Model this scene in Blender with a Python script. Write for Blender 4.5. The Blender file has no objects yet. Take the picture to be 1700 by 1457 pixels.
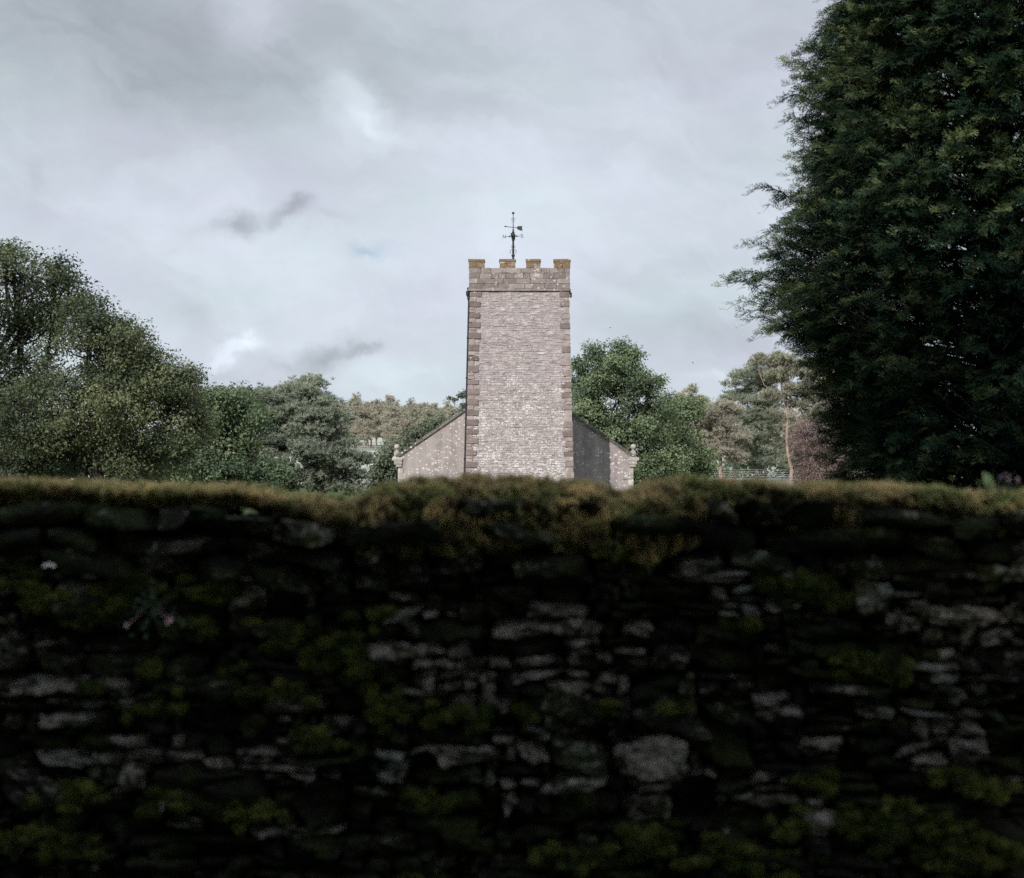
import bpy, math, random
import numpy as np
from mathutils import Vector, Matrix

S = bpy.context.scene
R = math.radians
# ------------------------------------------------------------------ camera
W0, H0, F = 1700.0, 1457.0, 2200.0          # photo pixels, focal length in photo pixels
EYE = 1.6
PITCH = math.atan((820 - H0 / 2) / F)
SHX, SHY = 850.0, H0 / 2
cam_d = bpy.data.cameras.new('camera')
cam = bpy.data.objects.new('camera', cam_d)
S.collection.objects.link(cam)
cam.location = (0, 0, EYE)
cam.rotation_euler = (math.pi / 2 + PITCH, 0, 0)
cam_d.sensor_fit = 'HORIZONTAL'
cam_d.sensor_width = 36
cam_d.lens = F / W0 * 36
cam_d.clip_start = 0.05
cam_d.clip_end = 6000
cam_d.dof.use_dof = True
cam_d.dof.focus_distance = 63
cam_d.dof.aperture_fstop = 2.0
S.camera = cam


def P(px, py, Y):
    """world point seen at photo pixel (px, py) at depth y = Y"""
    dx, dz = (px - SHX) / F, (SHY - py) / F
    y = math.cos(PITCH) - dz * math.sin(PITCH)
    z = math.sin(PITCH) + dz * math.cos(PITCH)
    k = Y / y
    return np.array((dx * k, Y, EYE + z * k))


# ------------------------------------------------------------------ render look
S.view_settings.view_transform = 'Standard'
S.view_settings.look = 'None'
S.view_settings.exposure = 0
S.view_settings.gamma = 1
S.cycles.use_denoising = False
S.cycles.max_bounces = 6
S.cycles.diffuse_bounces = 3
S.cycles.glossy_bounces = 2
S.cycles.transmission_bounces = 3
S.cycles.caustics_reflective = False
S.cycles.caustics_refractive = False

# ------------------------------------------------------------------ sun
SUN_EL, SUN_AZ = R(29), R(24)              # azimuth to the left of straight behind the camera
sd = Vector((-math.sin(SUN_AZ) * math.cos(SUN_EL), -math.cos(SUN_AZ) * math.cos(SUN_EL), math.sin(SUN_EL)))
sun_d = bpy.data.lights.new('sun', 'SUN')
sun_d.energy = 4.1
sun_d.angle = R(0.8)
sun_d.color = (1.0, 0.945, 0.895)
sun = bpy.data.objects.new('sun', sun_d)
sun.rotation_euler = sd.to_track_quat('Z', 'Y').to_euler()
S.collection.objects.link(sun)


# ------------------------------------------------------------------ node helper
class NT:
    def __init__(s, tree):
        s.t = tree
        s.t.nodes.clear()

    def n(s, kind, **kw):
        nd = s.t.nodes.new(kind)
        for k, v in kw.items():
            if hasattr(nd, k):
                setattr(nd, k, v)
            else:
                s.set(nd.inputs[k.replace('_', ' ')], v)
        return nd

    def set(s, sock, v):
        if isinstance(v, bpy.types.NodeSocket):
            s.t.links.new(v, sock)
        elif isinstance(v, (tuple, list)) and len(v) == 3 and sock.type == 'RGBA':
            sock.default_value = (*v, 1)
        else:
            sock.default_value = v

    def m(s, op, a, b=0.0, c=0.0, clamp=False):
        nd = s.t.nodes.new('ShaderNodeMath')
        nd.operation = op
        nd.use_clamp = clamp
        for i, v in enumerate((a, b, c)):
            s.set(nd.inputs[i], v)
        return nd.outputs[0]

    def v(s, op, a, b=(0, 0, 0)):
        nd = s.t.nodes.new('ShaderNodeVectorMath')
        nd.operation = op
        s.set(nd.inputs[0], a)
        if op == 'SCALE':
            s.set(nd.inputs[3], b)
        else:
            s.set(nd.inputs[1], b)
        return nd.outputs['Value'] if op in ('DOT_PRODUCT', 'LENGTH') else nd.outputs[0]

    def mix(s, f, a, b, blend='MIX'):
        nd = s.t.nodes.new('ShaderNodeMix')
        nd.data_type = 'RGBA'
        nd.blend_type = blend
        s.set(nd.inputs[0], f)
        s.set(nd.inputs[6], a)
        s.set(nd.inputs[7], b)
        return nd.outputs[2]

    def ramp(s, f, *stops):
        nd = s.t.nodes.new('ShaderNodeValToRGB')
        e = nd.color_ramp.elements
        while len(e) < len(stops):
            e.new(0.5)
        for el, (p, c) in zip(e, stops):
            el.position = p
            el.color = (*c, 1) if isinstance(c, (tuple, list)) else (c, c, c, 1)
        s.set(nd.inputs[0], f)
        return nd.outputs[0]

    def noise(s, vec, scale, detail=4, rough=0.55, dist=0.0):
        nd = s.t.nodes.new('ShaderNodeTexNoise')
        if vec is not None:
            s.set(nd.inputs['Vector'], vec)
        nd.inputs['Scale'].default_value = scale
        nd.inputs['Detail'].default_value = detail
        nd.inputs['Roughness'].default_value = rough
        nd.inputs['Distortion'].default_value = dist
        return nd.outputs[0]

    def sep(s, vec):
        nd = s.t.nodes.new('ShaderNodeSeparateXYZ')
        s.set(nd.inputs[0], vec)
        return nd.outputs

    def comb(s, x, y, z):
        nd = s.t.nodes.new('ShaderNodeCombineXYZ')
        for i, v in enumerate((x, y, z)):
            s.set(nd.inputs[i], v)
        return nd.outputs[0]

    def coord(s):
        return s.t.nodes.new('ShaderNodeTexCoord').outputs['Object']

    def pos(s):
        return s.t.nodes.new('ShaderNodeNewGeometry').outputs['Position']

    def attr(s, name):
        nd = s.t.nodes.new('ShaderNodeAttribute')
        nd.attribute_name = name
        return nd.outputs['Fac']

    def principled(s, col, rough=0.85, spec=0.2, bump=None, bstr=0.3, bdist=0.02):
        p = s.t.nodes.new('ShaderNodeBsdfPrincipled')
        s.set(p.inputs['Base Color'], col)
        s.set(p.inputs['Roughness'], rough)
        p.inputs['Specular IOR Level'].default_value = spec
        if bump is not None:
            b = s.t.nodes.new('ShaderNodeBump')
            b.inputs['Strength'].default_value = bstr
            b.inputs['Distance'].default_value = bdist
            s.set(b.inputs['Height'], bump)
            s.t.links.new(b.outputs[0], p.inputs['Normal'])
        return p

    def out(s, sh):
        o = s.t.nodes.new('ShaderNodeOutputMaterial')
        s.t.links.new(sh.outputs[0] if hasattr(sh, 'outputs') else sh, o.inputs[0])


def new_mat(name):
    m = bpy.data.materials.new(name)
    m.use_nodes = True
    return m, NT(m.node_tree)


# ------------------------------------------------------------------ world: thin broken overcast over a NISHITA sky
world = bpy.data.worlds.new('World')
S.world = world
world.use_nodes = True
wn = NT(world.node_tree)
gen = world.node_tree.nodes.new('ShaderNodeTexCoord').outputs['Generated']
dx_, dy_, dz_ = wn.sep(gen)
up = wn.m('MAXIMUM', dz_, 0.0)
den = wn.m('ADD', up, 0.22)
plane = wn.comb(wn.m('DIVIDE', dx_, den), wn.m('DIVIDE', dy_, den), 0.0)
yy = wn.m('MAXIMUM', dy_, 0.08)
uv = wn.comb(wn.m('DIVIDE', dx_, yy), wn.m('DIVIDE', dz_, yy), 0.0)
front = wn.m('MULTIPLY', wn.m('SUBTRACT', dy_, 0.2), 4.0, clamp=True)
# warp of the cloud banks, so that no bank keeps a clean edge
nz = world.node_tree.nodes.new('ShaderNodeTexNoise')
wn.set(nz.inputs['Vector'], uv)
nz.inputs['Scale'].default_value = 9
nz.inputs['Detail'].default_value = 7
nz.inputs['Roughness'].default_value = 0.6
warp = wn.v('SCALE', wn.v('SUBTRACT', nz.outputs['Color'], (0.5, 0.5, 0.5)), 0.09)
uvw = wn.v('ADD', uv, warp)


def sky_feat(px, py, rx, ry, amp, ang=0.0, hard=1.0):
    c = P(px, py, 1.0)
    d = wn.v('SUBTRACT', uvw, (c[0], c[2] - EYE, 0))
    if ang:
        nd = world.node_tree.nodes.new('ShaderNodeVectorRotate')
        nd.rotation_type = 'Z_AXIS'
        wn.set(nd.inputs['Vector'], d)
        nd.inputs['Angle'].default_value = -R(ang)
        d = nd.outputs[0]
    d = wn.v('MULTIPLY', d, (F / rx, F / ry, 0))
    q = wn.v('DOT_PRODUCT', d, d)
    if hard != 1.0:
        q = wn.m('POWER', q, hard)
    g = wn.m('POWER', 2.718, wn.m('MULTIPLY', q, -1.0))
    return wn.m('MULTIPLY', g, amp)


feats = [
    (400, 374, 24, 26, -.30), (470, 350, 44, 15, -.20, 22), (497, 322, 24, 14, -.18, 35), (550, 343, 28, 12, -.05), (330, 410, 50, 25, -.04, 30),
    (548, 594, 46, 20, -.30), (608, 596, 22, 10, -.20), (480, 603, 30, 8, -.07), (560, 618, 60, 12, -.05),
    (325, 535, 42, 34, -.10, -15), (340, 625, 110, 20, -.06), (60, 290, 16, 40, -.05),
    (385, 578, 42, 13, .17, 25, 1.6), (350, 602, 26, 10, .12, 10), (415, 566, 24, 10, .10),
    (600, 165, 62, 34, .15, -42, 1.5), (455, 690, 60, 10, .05), (560, 190, 120, 60, .04), (640, 205, 40, 12, .07, -45),
    (420, 30, 50, 60, .08, -50),
    (60, 40, 420, 150, -.14), (330, 120, 420, 130, -.11, -6), (150, 260, 300, 90, -.05), (520, 40, 160, 60, -.06),
    (720, 120, 140, 60, -.06, -20), (800, 190, 190, 35, -.06, -8), (1000, 60, 300, 70, -.03), (1260, 210, 130, 130, -.05),
    (840, 330, 260, 170, .07), (1000, 180, 220, 60, .03), (990, 300, 160, 60, .03),
    (1120, 330, 200, 50, -.04, 12), (1120, 560, 200, 50, -.10), (1150, 450, 220, 60, -.05), (700, 640, 60, 25, .05),
    (600, 470, 300, 60, .02), (1180, 635, 20, 10, .12), (650, 655, 90, 14, -.04),
]
tot = None
for f in feats:
    g = sky_feat(*f)
    tot = g if tot is None else wn.m('ADD', tot, g)
tot = wn.m('MULTIPLY', tot, front)
n1 = wn.noise(plane, 1.3, 8, 0.55, 0.3)
n2 = wn.noise(wn.v('MULTIPLY', uvw, (1.0, 2.2, 1.0)), 6.5, 9, 0.62)
tot = wn.m('ADD', tot, wn.m('MULTIPLY', wn.m('SUBTRACT', n1, 0.5), 0.20))
tot = wn.m('ADD', tot, wn.m('MULTIPLY', wn.m('SUBTRACT', n2, 0.5), 0.30))
elev = wn.m('MULTIPLY', wn.m('SUBTRACT', dz_, 0.20), 5.0, clamp=True)
base = wn.m('SUBTRACT', 0.755, wn.m('MULTIPLY', elev, 0.12))
rot = world.node_tree.nodes.new('ShaderNodeVectorRotate')
rot.rotation_type = 'Z_AXIS'
wn.set(rot.inputs['Vector'], uvw)
rot.inputs['Angle'].default_value = R(32)
n4 = wn.noise(wn.v('MULTIPLY', rot.outputs[0], (1.0, 3.0, 1.0)), 4.2, 8, 0.6, 0.5)
n4 = wn.m('SUBTRACT', wn.m('MAXIMUM', n4, 0.46), 0.52)
tot = wn.m('ADD', tot, wn.m('MULTIPLY', n4, 0.38))
# an overcast sky is brighter overhead than at the horizon
zen = wn.m('ADD', 1.0, wn.m('MULTIPLY', wn.m('MULTIPLY', wn.m('SUBTRACT', dz_, 0.40), 2.2, clamp=True), 1.1))
val = wn.m('MULTIPLY', wn.m('MULTIPLY', wn.m('MAXIMUM', wn.m('ADD', base, tot), 0.2), zen), 10.0)
# tone: lavender-grey against cool white by a second slow noise
n3 = wn.noise(plane, 2.1, 3, 0.5)
tonec = wn.mix(wn.m('MULTIPLY', wn.m('SUBTRACT', n3, 0.35), 3.0, clamp=True), (0.88, 0.935, 1.075), (0.86, 0.985, 1.055))
cl = wn.v('SCALE', tonec, val)
# a small thin place where the blue shows
sky = world.node_tree.nodes.new('ShaderNodeTexSky')
sky.sky_type = 'NISHITA'
sky.sun_disc = False
sky.sun_elevation = SUN_EL
sky.sun_rotation = math.pi + SUN_AZ
hole = wn.m('MULTIPLY', sky_feat(600, 418, 28, 13, 0.50), front)
hole = wn.m('ADD', hole, wn.m('MULTIPLY', sky_feat(640, 400, 40, 14, 0.10), front))
skyc = wn.v('MULTIPLY', sky.outputs[0], (1, 1, 1))
col = wn.mix(wn.m('ADD', hole, 0.02), cl, skyc)
bg = world.node_tree.nodes.new('ShaderNodeBackground')
wn.set(bg.inputs[0], col)
bg.inputs[1].default_value = 0.1
wo = world.node_tree.nodes.new('ShaderNodeOutputWorld')
world.node_tree.links.new(bg.outputs[0], wo.inputs[0])

# ------------------------------------------------------------------ mesh helpers
COL = S.collection


def meta(o, label=None, cat=None, group=None, kind=None):
    if label: o['label'] = label
    if cat: o['category'] = cat
    if group: o['group'] = group
    if kind: o['kind'] = kind
    return o


def empty(name, loc, label, cat, group=None):
    o = bpy.data.objects.new(name, None)
    o.empty_display_size = 0.3
    o.location = tuple(loc)
    COL.objects.link(o)
    return meta(o, label, cat, group)


class MB:
    """collects vertex and face arrays; coordinates are in world space"""
    def __init__(s):
        s.V, s.F, s.T, s.n = [], [], [], 0

    def add(s, V, Fs, tint=None):
        V = np.asarray(V, float).reshape(-1, 3)
        if not isinstance(Fs, list): Fs = [Fs]
        for Fa in Fs:
            Fa = np.asarray(Fa, int)
            s.F.append(Fa + s.n)
            t = np.zeros(len(Fa)) if tint is None else (np.full(len(Fa), tint) if np.isscalar(tint) else np.asarray(tint))
            s.T.append(t)
        s.V.append(V)
        s.n += len(V)

    def build(s, name, mat, parent=None, smooth=False, kind=None):
        me = bpy.data.meshes.new(name)
        V = np.concatenate(s.V)
        if parent is not None:
            V = V - np.array(parent.matrix_basis.translation) if parent.parent is None else V - np.array(parent.parent.matrix_basis.translation)
        me.vertices.add(len(V))
        me.vertices.foreach_set('co', V.astype(np.float32).ravel())
        tots = np.concatenate([np.full(len(f), f.shape[1]) for f in s.F])
        idx = np.concatenate([f.ravel() for f in s.F])
        me.loops.add(len(idx))
        me.loops.foreach_set('vertex_index', idx.astype(np.int32))
        me.polygons.add(len(tots))
        st = np.concatenate(([0], np.cumsum(tots)[:-1]))
        me.polygons.foreach_set('loop_start', st.astype(np.int32))
        me.polygons.foreach_set('use_smooth', np.full(len(tots), smooth))
        me.update(calc_edges=True)
        a = me.attributes.new('tint', 'FLOAT', 'FACE')
        a.data.foreach_set('value', np.concatenate(s.T).astype(np.float32))
        me.materials.append(mat)
        o = bpy.data.objects.new(name, me)
        COL.objects.link(o)
        if parent is not None:
            o.parent = parent
        if kind: o['kind'] = kind
        return o


CUBE_F = np.array([[0, 2, 3, 1], [4, 5, 7, 6], [0, 1, 5, 4], [2, 6, 7, 3], [0, 4, 6, 2], [1, 3, 7, 5]])
CUBE_V = np.array([[x, y, z] for z in (0, 1) for y in (0, 1) for x in (0, 1)], float)


def box(mb, x0, x1, y0, y1, z0, z1, tint=0.5):
    V = CUBE_V * [x1 - x0, y1 - y0, z1 - z0] + [x0, y0, z0]
    mb.add(V, CUBE_F, tint)


def boxes(mb, C, H, tint, Rm=None):
    """many boxes: centres C (n,3), half sizes H (n,3)"""
    n = len(C)
    L = (CUBE_V * 2 - 1)[None] * H[:, None]
    if Rm is not None: L = np.einsum('nij,nkj->nki', Rm, L)
    V = L + C[:, None]
    Fa = (CUBE_F[None] + (np.arange(n) * 8)[:, None, None]).reshape(-1, 4)
    mb.add(V.reshape(-1, 3), Fa, np.repeat(tint, 6))


def unit(v):
    return v / np.maximum(np.linalg.norm(v, axis=-1, keepdims=True), 1e-9)


def sticks(mb, A, B, ra, rb, k=3, tint=0.5):
    A, B = np.atleast_2d(A).astype(float), np.atleast_2d(B).astype(float)
    n = len(A)
    ra, rb = np.broadcast_to(ra, n), np.broadcast_to(rb, n)
    d = unit(B - A)
    ref = np.where(np.abs(d[:, 2:3]) > 0.9, [[1., 0, 0]], [[0, 0, 1.]])
    u = unit(np.cross(d, ref))
    w = np.cross(d, u)
    a = np.arange(k) / k * 2 * np.pi
    ring = u[:, None] * np.cos(a)[None, :, None] + w[:, None] * np.sin(a)[None, :, None]
    V = np.concatenate([A[:, None] + ring * ra[:, None, None], B[:, None] + ring * rb[:, None, None]], 1)
    i = np.arange(k)
    Fq = np.stack([i, (i + 1) % k, (i + 1) % k + k, i + k], 1)
    Fa = (Fq[None] + (np.arange(n) * 2 * k)[:, None, None]).reshape(-1, 4)
    mb.add(V.reshape(-1, 3), Fa, tint)


def tube(mb, pts, rad, k=8, tint=0.5, cap=True):
    pts = np.asarray(pts, float)
    rad = np.broadcast_to(rad, len(pts))
    d = unit(np.gradient(pts, axis=0))
    ref = np.array([1., 0, 0]) if abs(d[:, 2]).mean() > 0.6 else np.array([0, 0, 1.])
    u = unit(np.cross(d, ref))
    w = np.cross(d, u)
    a = np.arange(k) / k * 2 * np.pi
    ring = u[:, None] * np.cos(a)[None, :, None] + w[:, None] * np.sin(a)[None, :, None]
    V = (pts[:, None] + ring * rad[:, None, None]).reshape(-1, 3)
    i = np.arange(k)
    Fq = np.stack([i, (i + 1) % k, (i + 1) % k + k, i + k], 1)
    Fa = (Fq[None] + (np.arange(len(pts) - 1) * k)[:, None, None]).reshape(-1, 4)
    Fs = [Fa]
    if cap:
        Fs += [np.array([list(range(k))[::-1]]), np.array([[(len(pts) - 1) * k + j for j in range(k)]])]
    mb.add(V, Fs, tint)


def lathe(mb, prof, centre, k=14, tint=0.5):
    c = np.asarray(centre, float)
    a = np.arange(k) / k * 2 * np.pi
    V = np.array([[c[0] + r * math.cos(t), c[1] + r * math.sin(t), c[2] + z] for r, z in prof for t in a])
    i = np.arange(k)
    Fq = np.stack([i, (i + 1) % k, (i + 1) % k + k, i + k], 1)
    Fa = (Fq[None] + (np.arange(len(prof) - 1) * k)[:, None, None]).reshape(-1, 4)
    mb.add(V, [Fa, np.array([list(range(k))[::-1]]), np.array([[(len(prof) - 1) * k + j for j in range(k)]])], tint)


def wav(p, freq, seed, octs=3):
    """cheap smooth pseudo-noise in about -1..1"""
    rg = np.random.default_rng(seed)
    o = np.zeros(p.shape[:-1])
    a, tot_ = 1.0, 0
    for k in range(octs):
        for _ in range(4):
            kv = rg.normal(size=p.shape[-1]) * freq * 2 ** k
            o += a * np.sin(p @ kv + rg.uniform(0, 6.28)) / 2.2
        tot_ += a
        a *= 0.55
    return o / tot_


def cube_grid(k):
    """closed subdivided cube, shared vertices, in -1..1"""
    d, V, Fs = {}, [], []

    def vid(p):
        key = tuple(np.round(p, 4))
        if key not in d:
            d[key] = len(V)
            V.append(p)
        return d[key]
    for ax in range(3):
        for s in (-1, 1):
            for i in range(k):
                for j in range(k):
                    q = []
                    for (a, b) in ((i, j), (i + 1, j), (i + 1, j + 1), (i, j + 1)):
                        p = [0, 0, 0]
                        p[ax] = s
                        p[(ax + 1) % 3] = -1 + 2 * a / k
                        p[(ax + 2) % 3] = -1 + 2 * b / k
                        q.append(vid(tuple(p)))
                    Fs.append(q if s > 0 else q[::-1])
    return np.array(V, float), np.array(Fs)


def rocks(mb, C, H, tint, seed, k=4, rnd=0.35, rough=0.12, tilt=0.06, skew=.10):
    """many rough stones: centres, half sizes; each its own shape"""
    rg = np.random.default_rng(seed)
    T, Fq = cube_grid(k)
    sph = unit(T) * 1.15
    T0 = T * (1 - rnd) + sph * rnd
    n = len(C)
    L = np.repeat(T0[None], n, 0)
    # random skew of the corners makes each stone uneven
    for ax in range(3):
        o1, o2 = (ax + 1) % 3, (ax + 2) % 3
        L[:, :, ax] += rg.normal(0, skew, (n, 1)) * T[None, :, o1] + rg.normal(0, skew, (n, 1)) * T[None, :, o2] \
            + rg.normal(0, skew, (n, 1)) * T[None, :, o1] * T[None, :, o2]
    hm = H.min(1)[:, None, None]
    V = L * H[:, None]
    off = rg.uniform(-50, 50, (n, 1, 3))
    q = V / np.maximum(hm, .02) + off
    dn = wav(q, 1.3, seed + 1, 3)
    V = V * (1 + 0.0) + unit(L) * (dn * rough)[..., None] * hm
    a = rg.normal(0, tilt, n)
    ca, sa = np.cos(a)[:, None], np.sin(a)[:, None]
    x, z = V[..., 0].copy(), V[..., 2].copy()
    V[..., 0] = x * ca - z * sa
    V[..., 2] = x * sa + z * ca
    V += C[:, None]
    Fa = (Fq[None] + (np.arange(n) * len(T))[:, None, None]).reshape(-1, 4)
    mb.add(V.reshape(-1, 3), Fa, np.repeat(tint, len(Fq)))


def rand_rot(rg, n):
    q = unit(rg.normal(size=(n, 4)))
    w, x, y, z = q.T
    return np.stack([np.stack([1 - 2 * (y * y + z * z), 2 * (x * y - z * w), 2 * (x * z + y * w)], 1),
                     np.stack([2 * (x * y + z * w), 1 - 2 * (x * x + z * z), 2 * (y * z - x * w)], 1),
                     np.stack([2 * (x * z - y * w), 2 * (y * z + x * w), 1 - 2 * (x * x + y * y)], 1)], 1)


def frame(X, Zref):
    """rotation matrices whose x axis is X and whose z axis is close to Zref"""
    X = unit(X)
    Y = unit(np.cross(Zref, X))
    Z = np.cross(X, Y)
    return np.stack([X, Y, Z], 2)


# ------------------------------------------------------------------ materials
def foliage(name, dark, mid, light, trans=0.25, rough=0.6, spec=0.25):
    m, t = new_mat(name)
    c = t.ramp(t.attr('tint'), (0.0, dark), (0.5, mid), (1.0, light))
    p = t.principled(c, rough, spec)
    tr = t.n('ShaderNodeBsdfTranslucent')
    t.set(tr.inputs[0], t.mix(1.0, c, (1.1, 1.15, 0.7), 'MULTIPLY'))
    mx = t.n('ShaderNodeMixShader')
    mx.inputs[0].default_value = trans
    t.t.links.new(p.outputs[0], mx.inputs[1])
    t.t.links.new(tr.outputs[0], mx.inputs[2])
    t.out(mx)
    return m


def bark_mat(name, c1, c2, scale=6):
    m, t = new_mat(name)
    co = t.coord()
    n = t.noise(t.v('MULTIPLY', co, (1, 1, 0.25)), scale, 5, 0.65)
    t.out(t.principled(t.ramp(n, (0.3, c1), (0.7, c2)), 0.9, 0.1, n, 0.6, 0.04))
    return m


M = {}
M['leaf_olive'] = foliage('leaf_olive', (.032, .048, .034), (.112, .138, .072), (.27, .275, .150))
M['leaf_shade'] = foliage('leaf_shade', (.016, .028, .018), (.034, .052, .030), (.070, .090, .050))
M['leaf_oak'] = foliage('leaf_oak', (.055, .085, .055), (.150, .198, .106), (.305, .355, .205))
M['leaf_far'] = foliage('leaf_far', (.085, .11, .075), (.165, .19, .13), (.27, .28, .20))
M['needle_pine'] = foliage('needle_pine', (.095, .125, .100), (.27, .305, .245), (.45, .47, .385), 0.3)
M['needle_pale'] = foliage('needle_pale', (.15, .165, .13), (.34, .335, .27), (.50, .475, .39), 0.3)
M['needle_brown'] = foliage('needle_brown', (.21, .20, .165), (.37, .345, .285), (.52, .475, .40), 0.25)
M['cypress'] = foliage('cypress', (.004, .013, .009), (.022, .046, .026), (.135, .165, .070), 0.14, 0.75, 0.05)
M['twig_red'] = foliage('twig_red', (.05, .035, .033), (.14, .085, .078), (.42, .33, .31), 0.05)
M['wood_leaf'] = foliage('wood_leaf', (.015, .022, .012), (.025, .035, .018), (.04, .05, .025), 0.05)
M['bark_dark'] = bark_mat('bark_dark', (.018, .017, .014), (.06, .055, .045))
M['bark_grey'] = bark_mat('bark_grey', (.05, .045, .04), (.14, .125, .11))
M['bark_pine'] = bark_mat('bark_pine', (.22, .15, .12), (.46, .35, .29))


def stone_mat(name, ramp_stops, speck=0.0, lowz=None, speck_scale=9.0, sp_col=(.62, .60, .58), bump=0.5, ochre=None, stain=False):
    m, t = new_mat(name)
    p = t.pos()
    x, y, z = t.sep(p)
    base_ = t.ramp(t.attr('tint'), *ramp_stops)
    n = t.noise(p, 3.0, 6, 0.65)
    c = t.mix(1.0, base_, t.ramp(n, (0.3, 0.72), (0.7, 1.2)), 'MULTIPLY')
    n_f = t.noise(p, 28.0, 5, 0.7)
    c = t.mix(1.0, c, t.ramp(n_f, (0.3, 0.72), (0.7, 1.25)), 'MULTIPLY')
    if stain:
        ns = t.noise(t.v('MULTIPLY', p, (2.2, 2.2, 0.18)), 1.0, 5, 0.6)
        c = t.mix(t.m('MULTIPLY', t.ramp(ns, (0.42, 0.0), (0.62, 1.0)), 0.55), c, (.42, .39, .365))
        ns2 = t.noise(t.v('MULTIPLY', p, (3.7, 3.7, 0.3)), 1.0, 5, 0.6)
        c = t.mix(t.m('MULTIPLY', t.ramp(ns2, (0.52, 0.0), (0.70, 1.0)), 0.4), c, (.15, .145, .14))
    if ochre:
        zlim, amt = ochre
        no = t.noise(p, 2.4, 5, 0.7)
        k = t.m('MULTIPLY', t.m('SUBTRACT', z, zlim), 2.2)
        k = t.m('ADD', t.m('MINIMUM', t.m('MAXIMUM', k, -1.0), 0.10), no)
        k = t.m('ADD', k, t.m('MULTIPLY', t.m('SUBTRACT', 0.5, t.attr('tint')), 0.22))
        k = t.m('MULTIPLY', t.m('SUBTRACT', k, 0.46), 14.0, clamp=True)
        oc = t.ramp(t.noise(p, 7.0, 4, 0.7), (0.35, (.12, .095, .06)), (0.52, (.215, .143, .082)), (0.7, (.19, .165, .12)))
        c = t.mix(t.m('MULTIPLY', k, amt), c, oc)
    if speck > 0:
        vo = t.n('ShaderNodeTexVoronoi')
        wv = t.v('ADD', p, t.v('SCALE', t.n('ShaderNodeTexNoise', Scale=14.0).outputs['Color'], 0.10))
        t.set(vo.inputs['Vector'], t.v('MULTIPLY', wv, (1, 1, 1.5)))
        vo.inputs['Scale'].default_value = speck_scale
        rnd_ = t.sep(vo.outputs['Color'])[0]
        nb = t.noise(p, 0.9, 4, 0.6)
        thr = t.m('MULTIPLY', t.m('SUBTRACT', nb, 0.25), speck * 4.0)
        if lowz:
            zh, gain = lowz
            thr = t.m('MULTIPLY', thr, t.m('ADD', 0.35, t.m('MULTIPLY', t.m('MULTIPLY', t.m('SUBTRACT', zh, z), 0.14, clamp=True), gain)))
        thr = t.m('MULTIPLY', thr, t.m('SUBTRACT', 1.25, rnd_))
        thr = t.m('MULTIPLY', thr, t.m('GREATER_THAN', rnd_, 0.30))
        k = t.m('MULTIPLY', t.m('SUBTRACT', thr, vo.outputs['Distance']), 16.0, clamp=True)
        c = t.mix(t.m('MULTIPLY', k, 0.9), c, sp_col)
    h = t.m('ADD', n_f, t.m('MULTIPLY', n, 0.6))
    t.out(t.principled(c, 0.92, 0.12, h, bump, 0.02))
    return m


M['tower_stone'] = stone_mat('tower_stone', ((0.0, (.325, .279, .277)), (0.5, (.405, .354, .352)), (1.0, (.47, .428, .425))), 0.66, (9.3, 1.25), 11.0)
M['mortar'] = stone_mat('mortar', ((0.0, (.31, .275, .27)), (1.0, (.36, .325, .315))))
M['quoin_stone'] = stone_mat('quoin_stone', ((0.0, (.165, .128, .119)), (0.45, (.245, .195, .182)), (1.0, (.38, .33, .315))), 0.25, None, 5.0)
M['parapet_stone'] = stone_mat('parapet_stone', ((0.0, (.20, .165, .155)), (0.5, (.255, .215, .205)), (1.0, (.34, .295, .28))), 0.36, None, 6.5, (.52, .48, .45), 0.6, (12.40, 0.9))
M['render_wall'] = stone_mat('render_wall', ((0.0, (.29, .25, .248)), (1.0, (.32, .28, .275))), 0.46, None, 6.6, (.60, .57, .55), 0.3, None, True)
M['dressed_stone'] = stone_mat('dressed_stone', ((0.0, (.25, .23, .205)), (0.5, (.33, .305, .27)), (1.0, (.45, .42, .38))), 0.4, None, 6.0)
M['coping_stone'] = stone_mat('coping_stone', ((0.0, (.09, .085, .08)), (0.5, (.14, .13, .12)), (1.0, (.24, .22, .20))), 0.35, None, 6.0)
M['slate'] = stone_mat('slate', ((0.0, (.07, .07, .075)), (0.5, (.10, .10, .105)), (1.0, (.14, .14, .145))), 0.2, None, 5.0)

m, t = new_mat('iron')
t.out(t.principled(t.ramp(t.noise(t.coord(), 12, 4), (0.3, (.012, .013, .016)), (0.7, (.03, .03, .032))), 0.55, 0.4))
M['iron'] = m
m, t = new_mat('lead')
t.out(t.principled(t.ramp(t.noise(t.coord(), 4, 5), (0.3, (.12, .125, .13)), (0.7, (.19, .195, .20))), 0.6, 0.3))
M['lead'] = m

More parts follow.
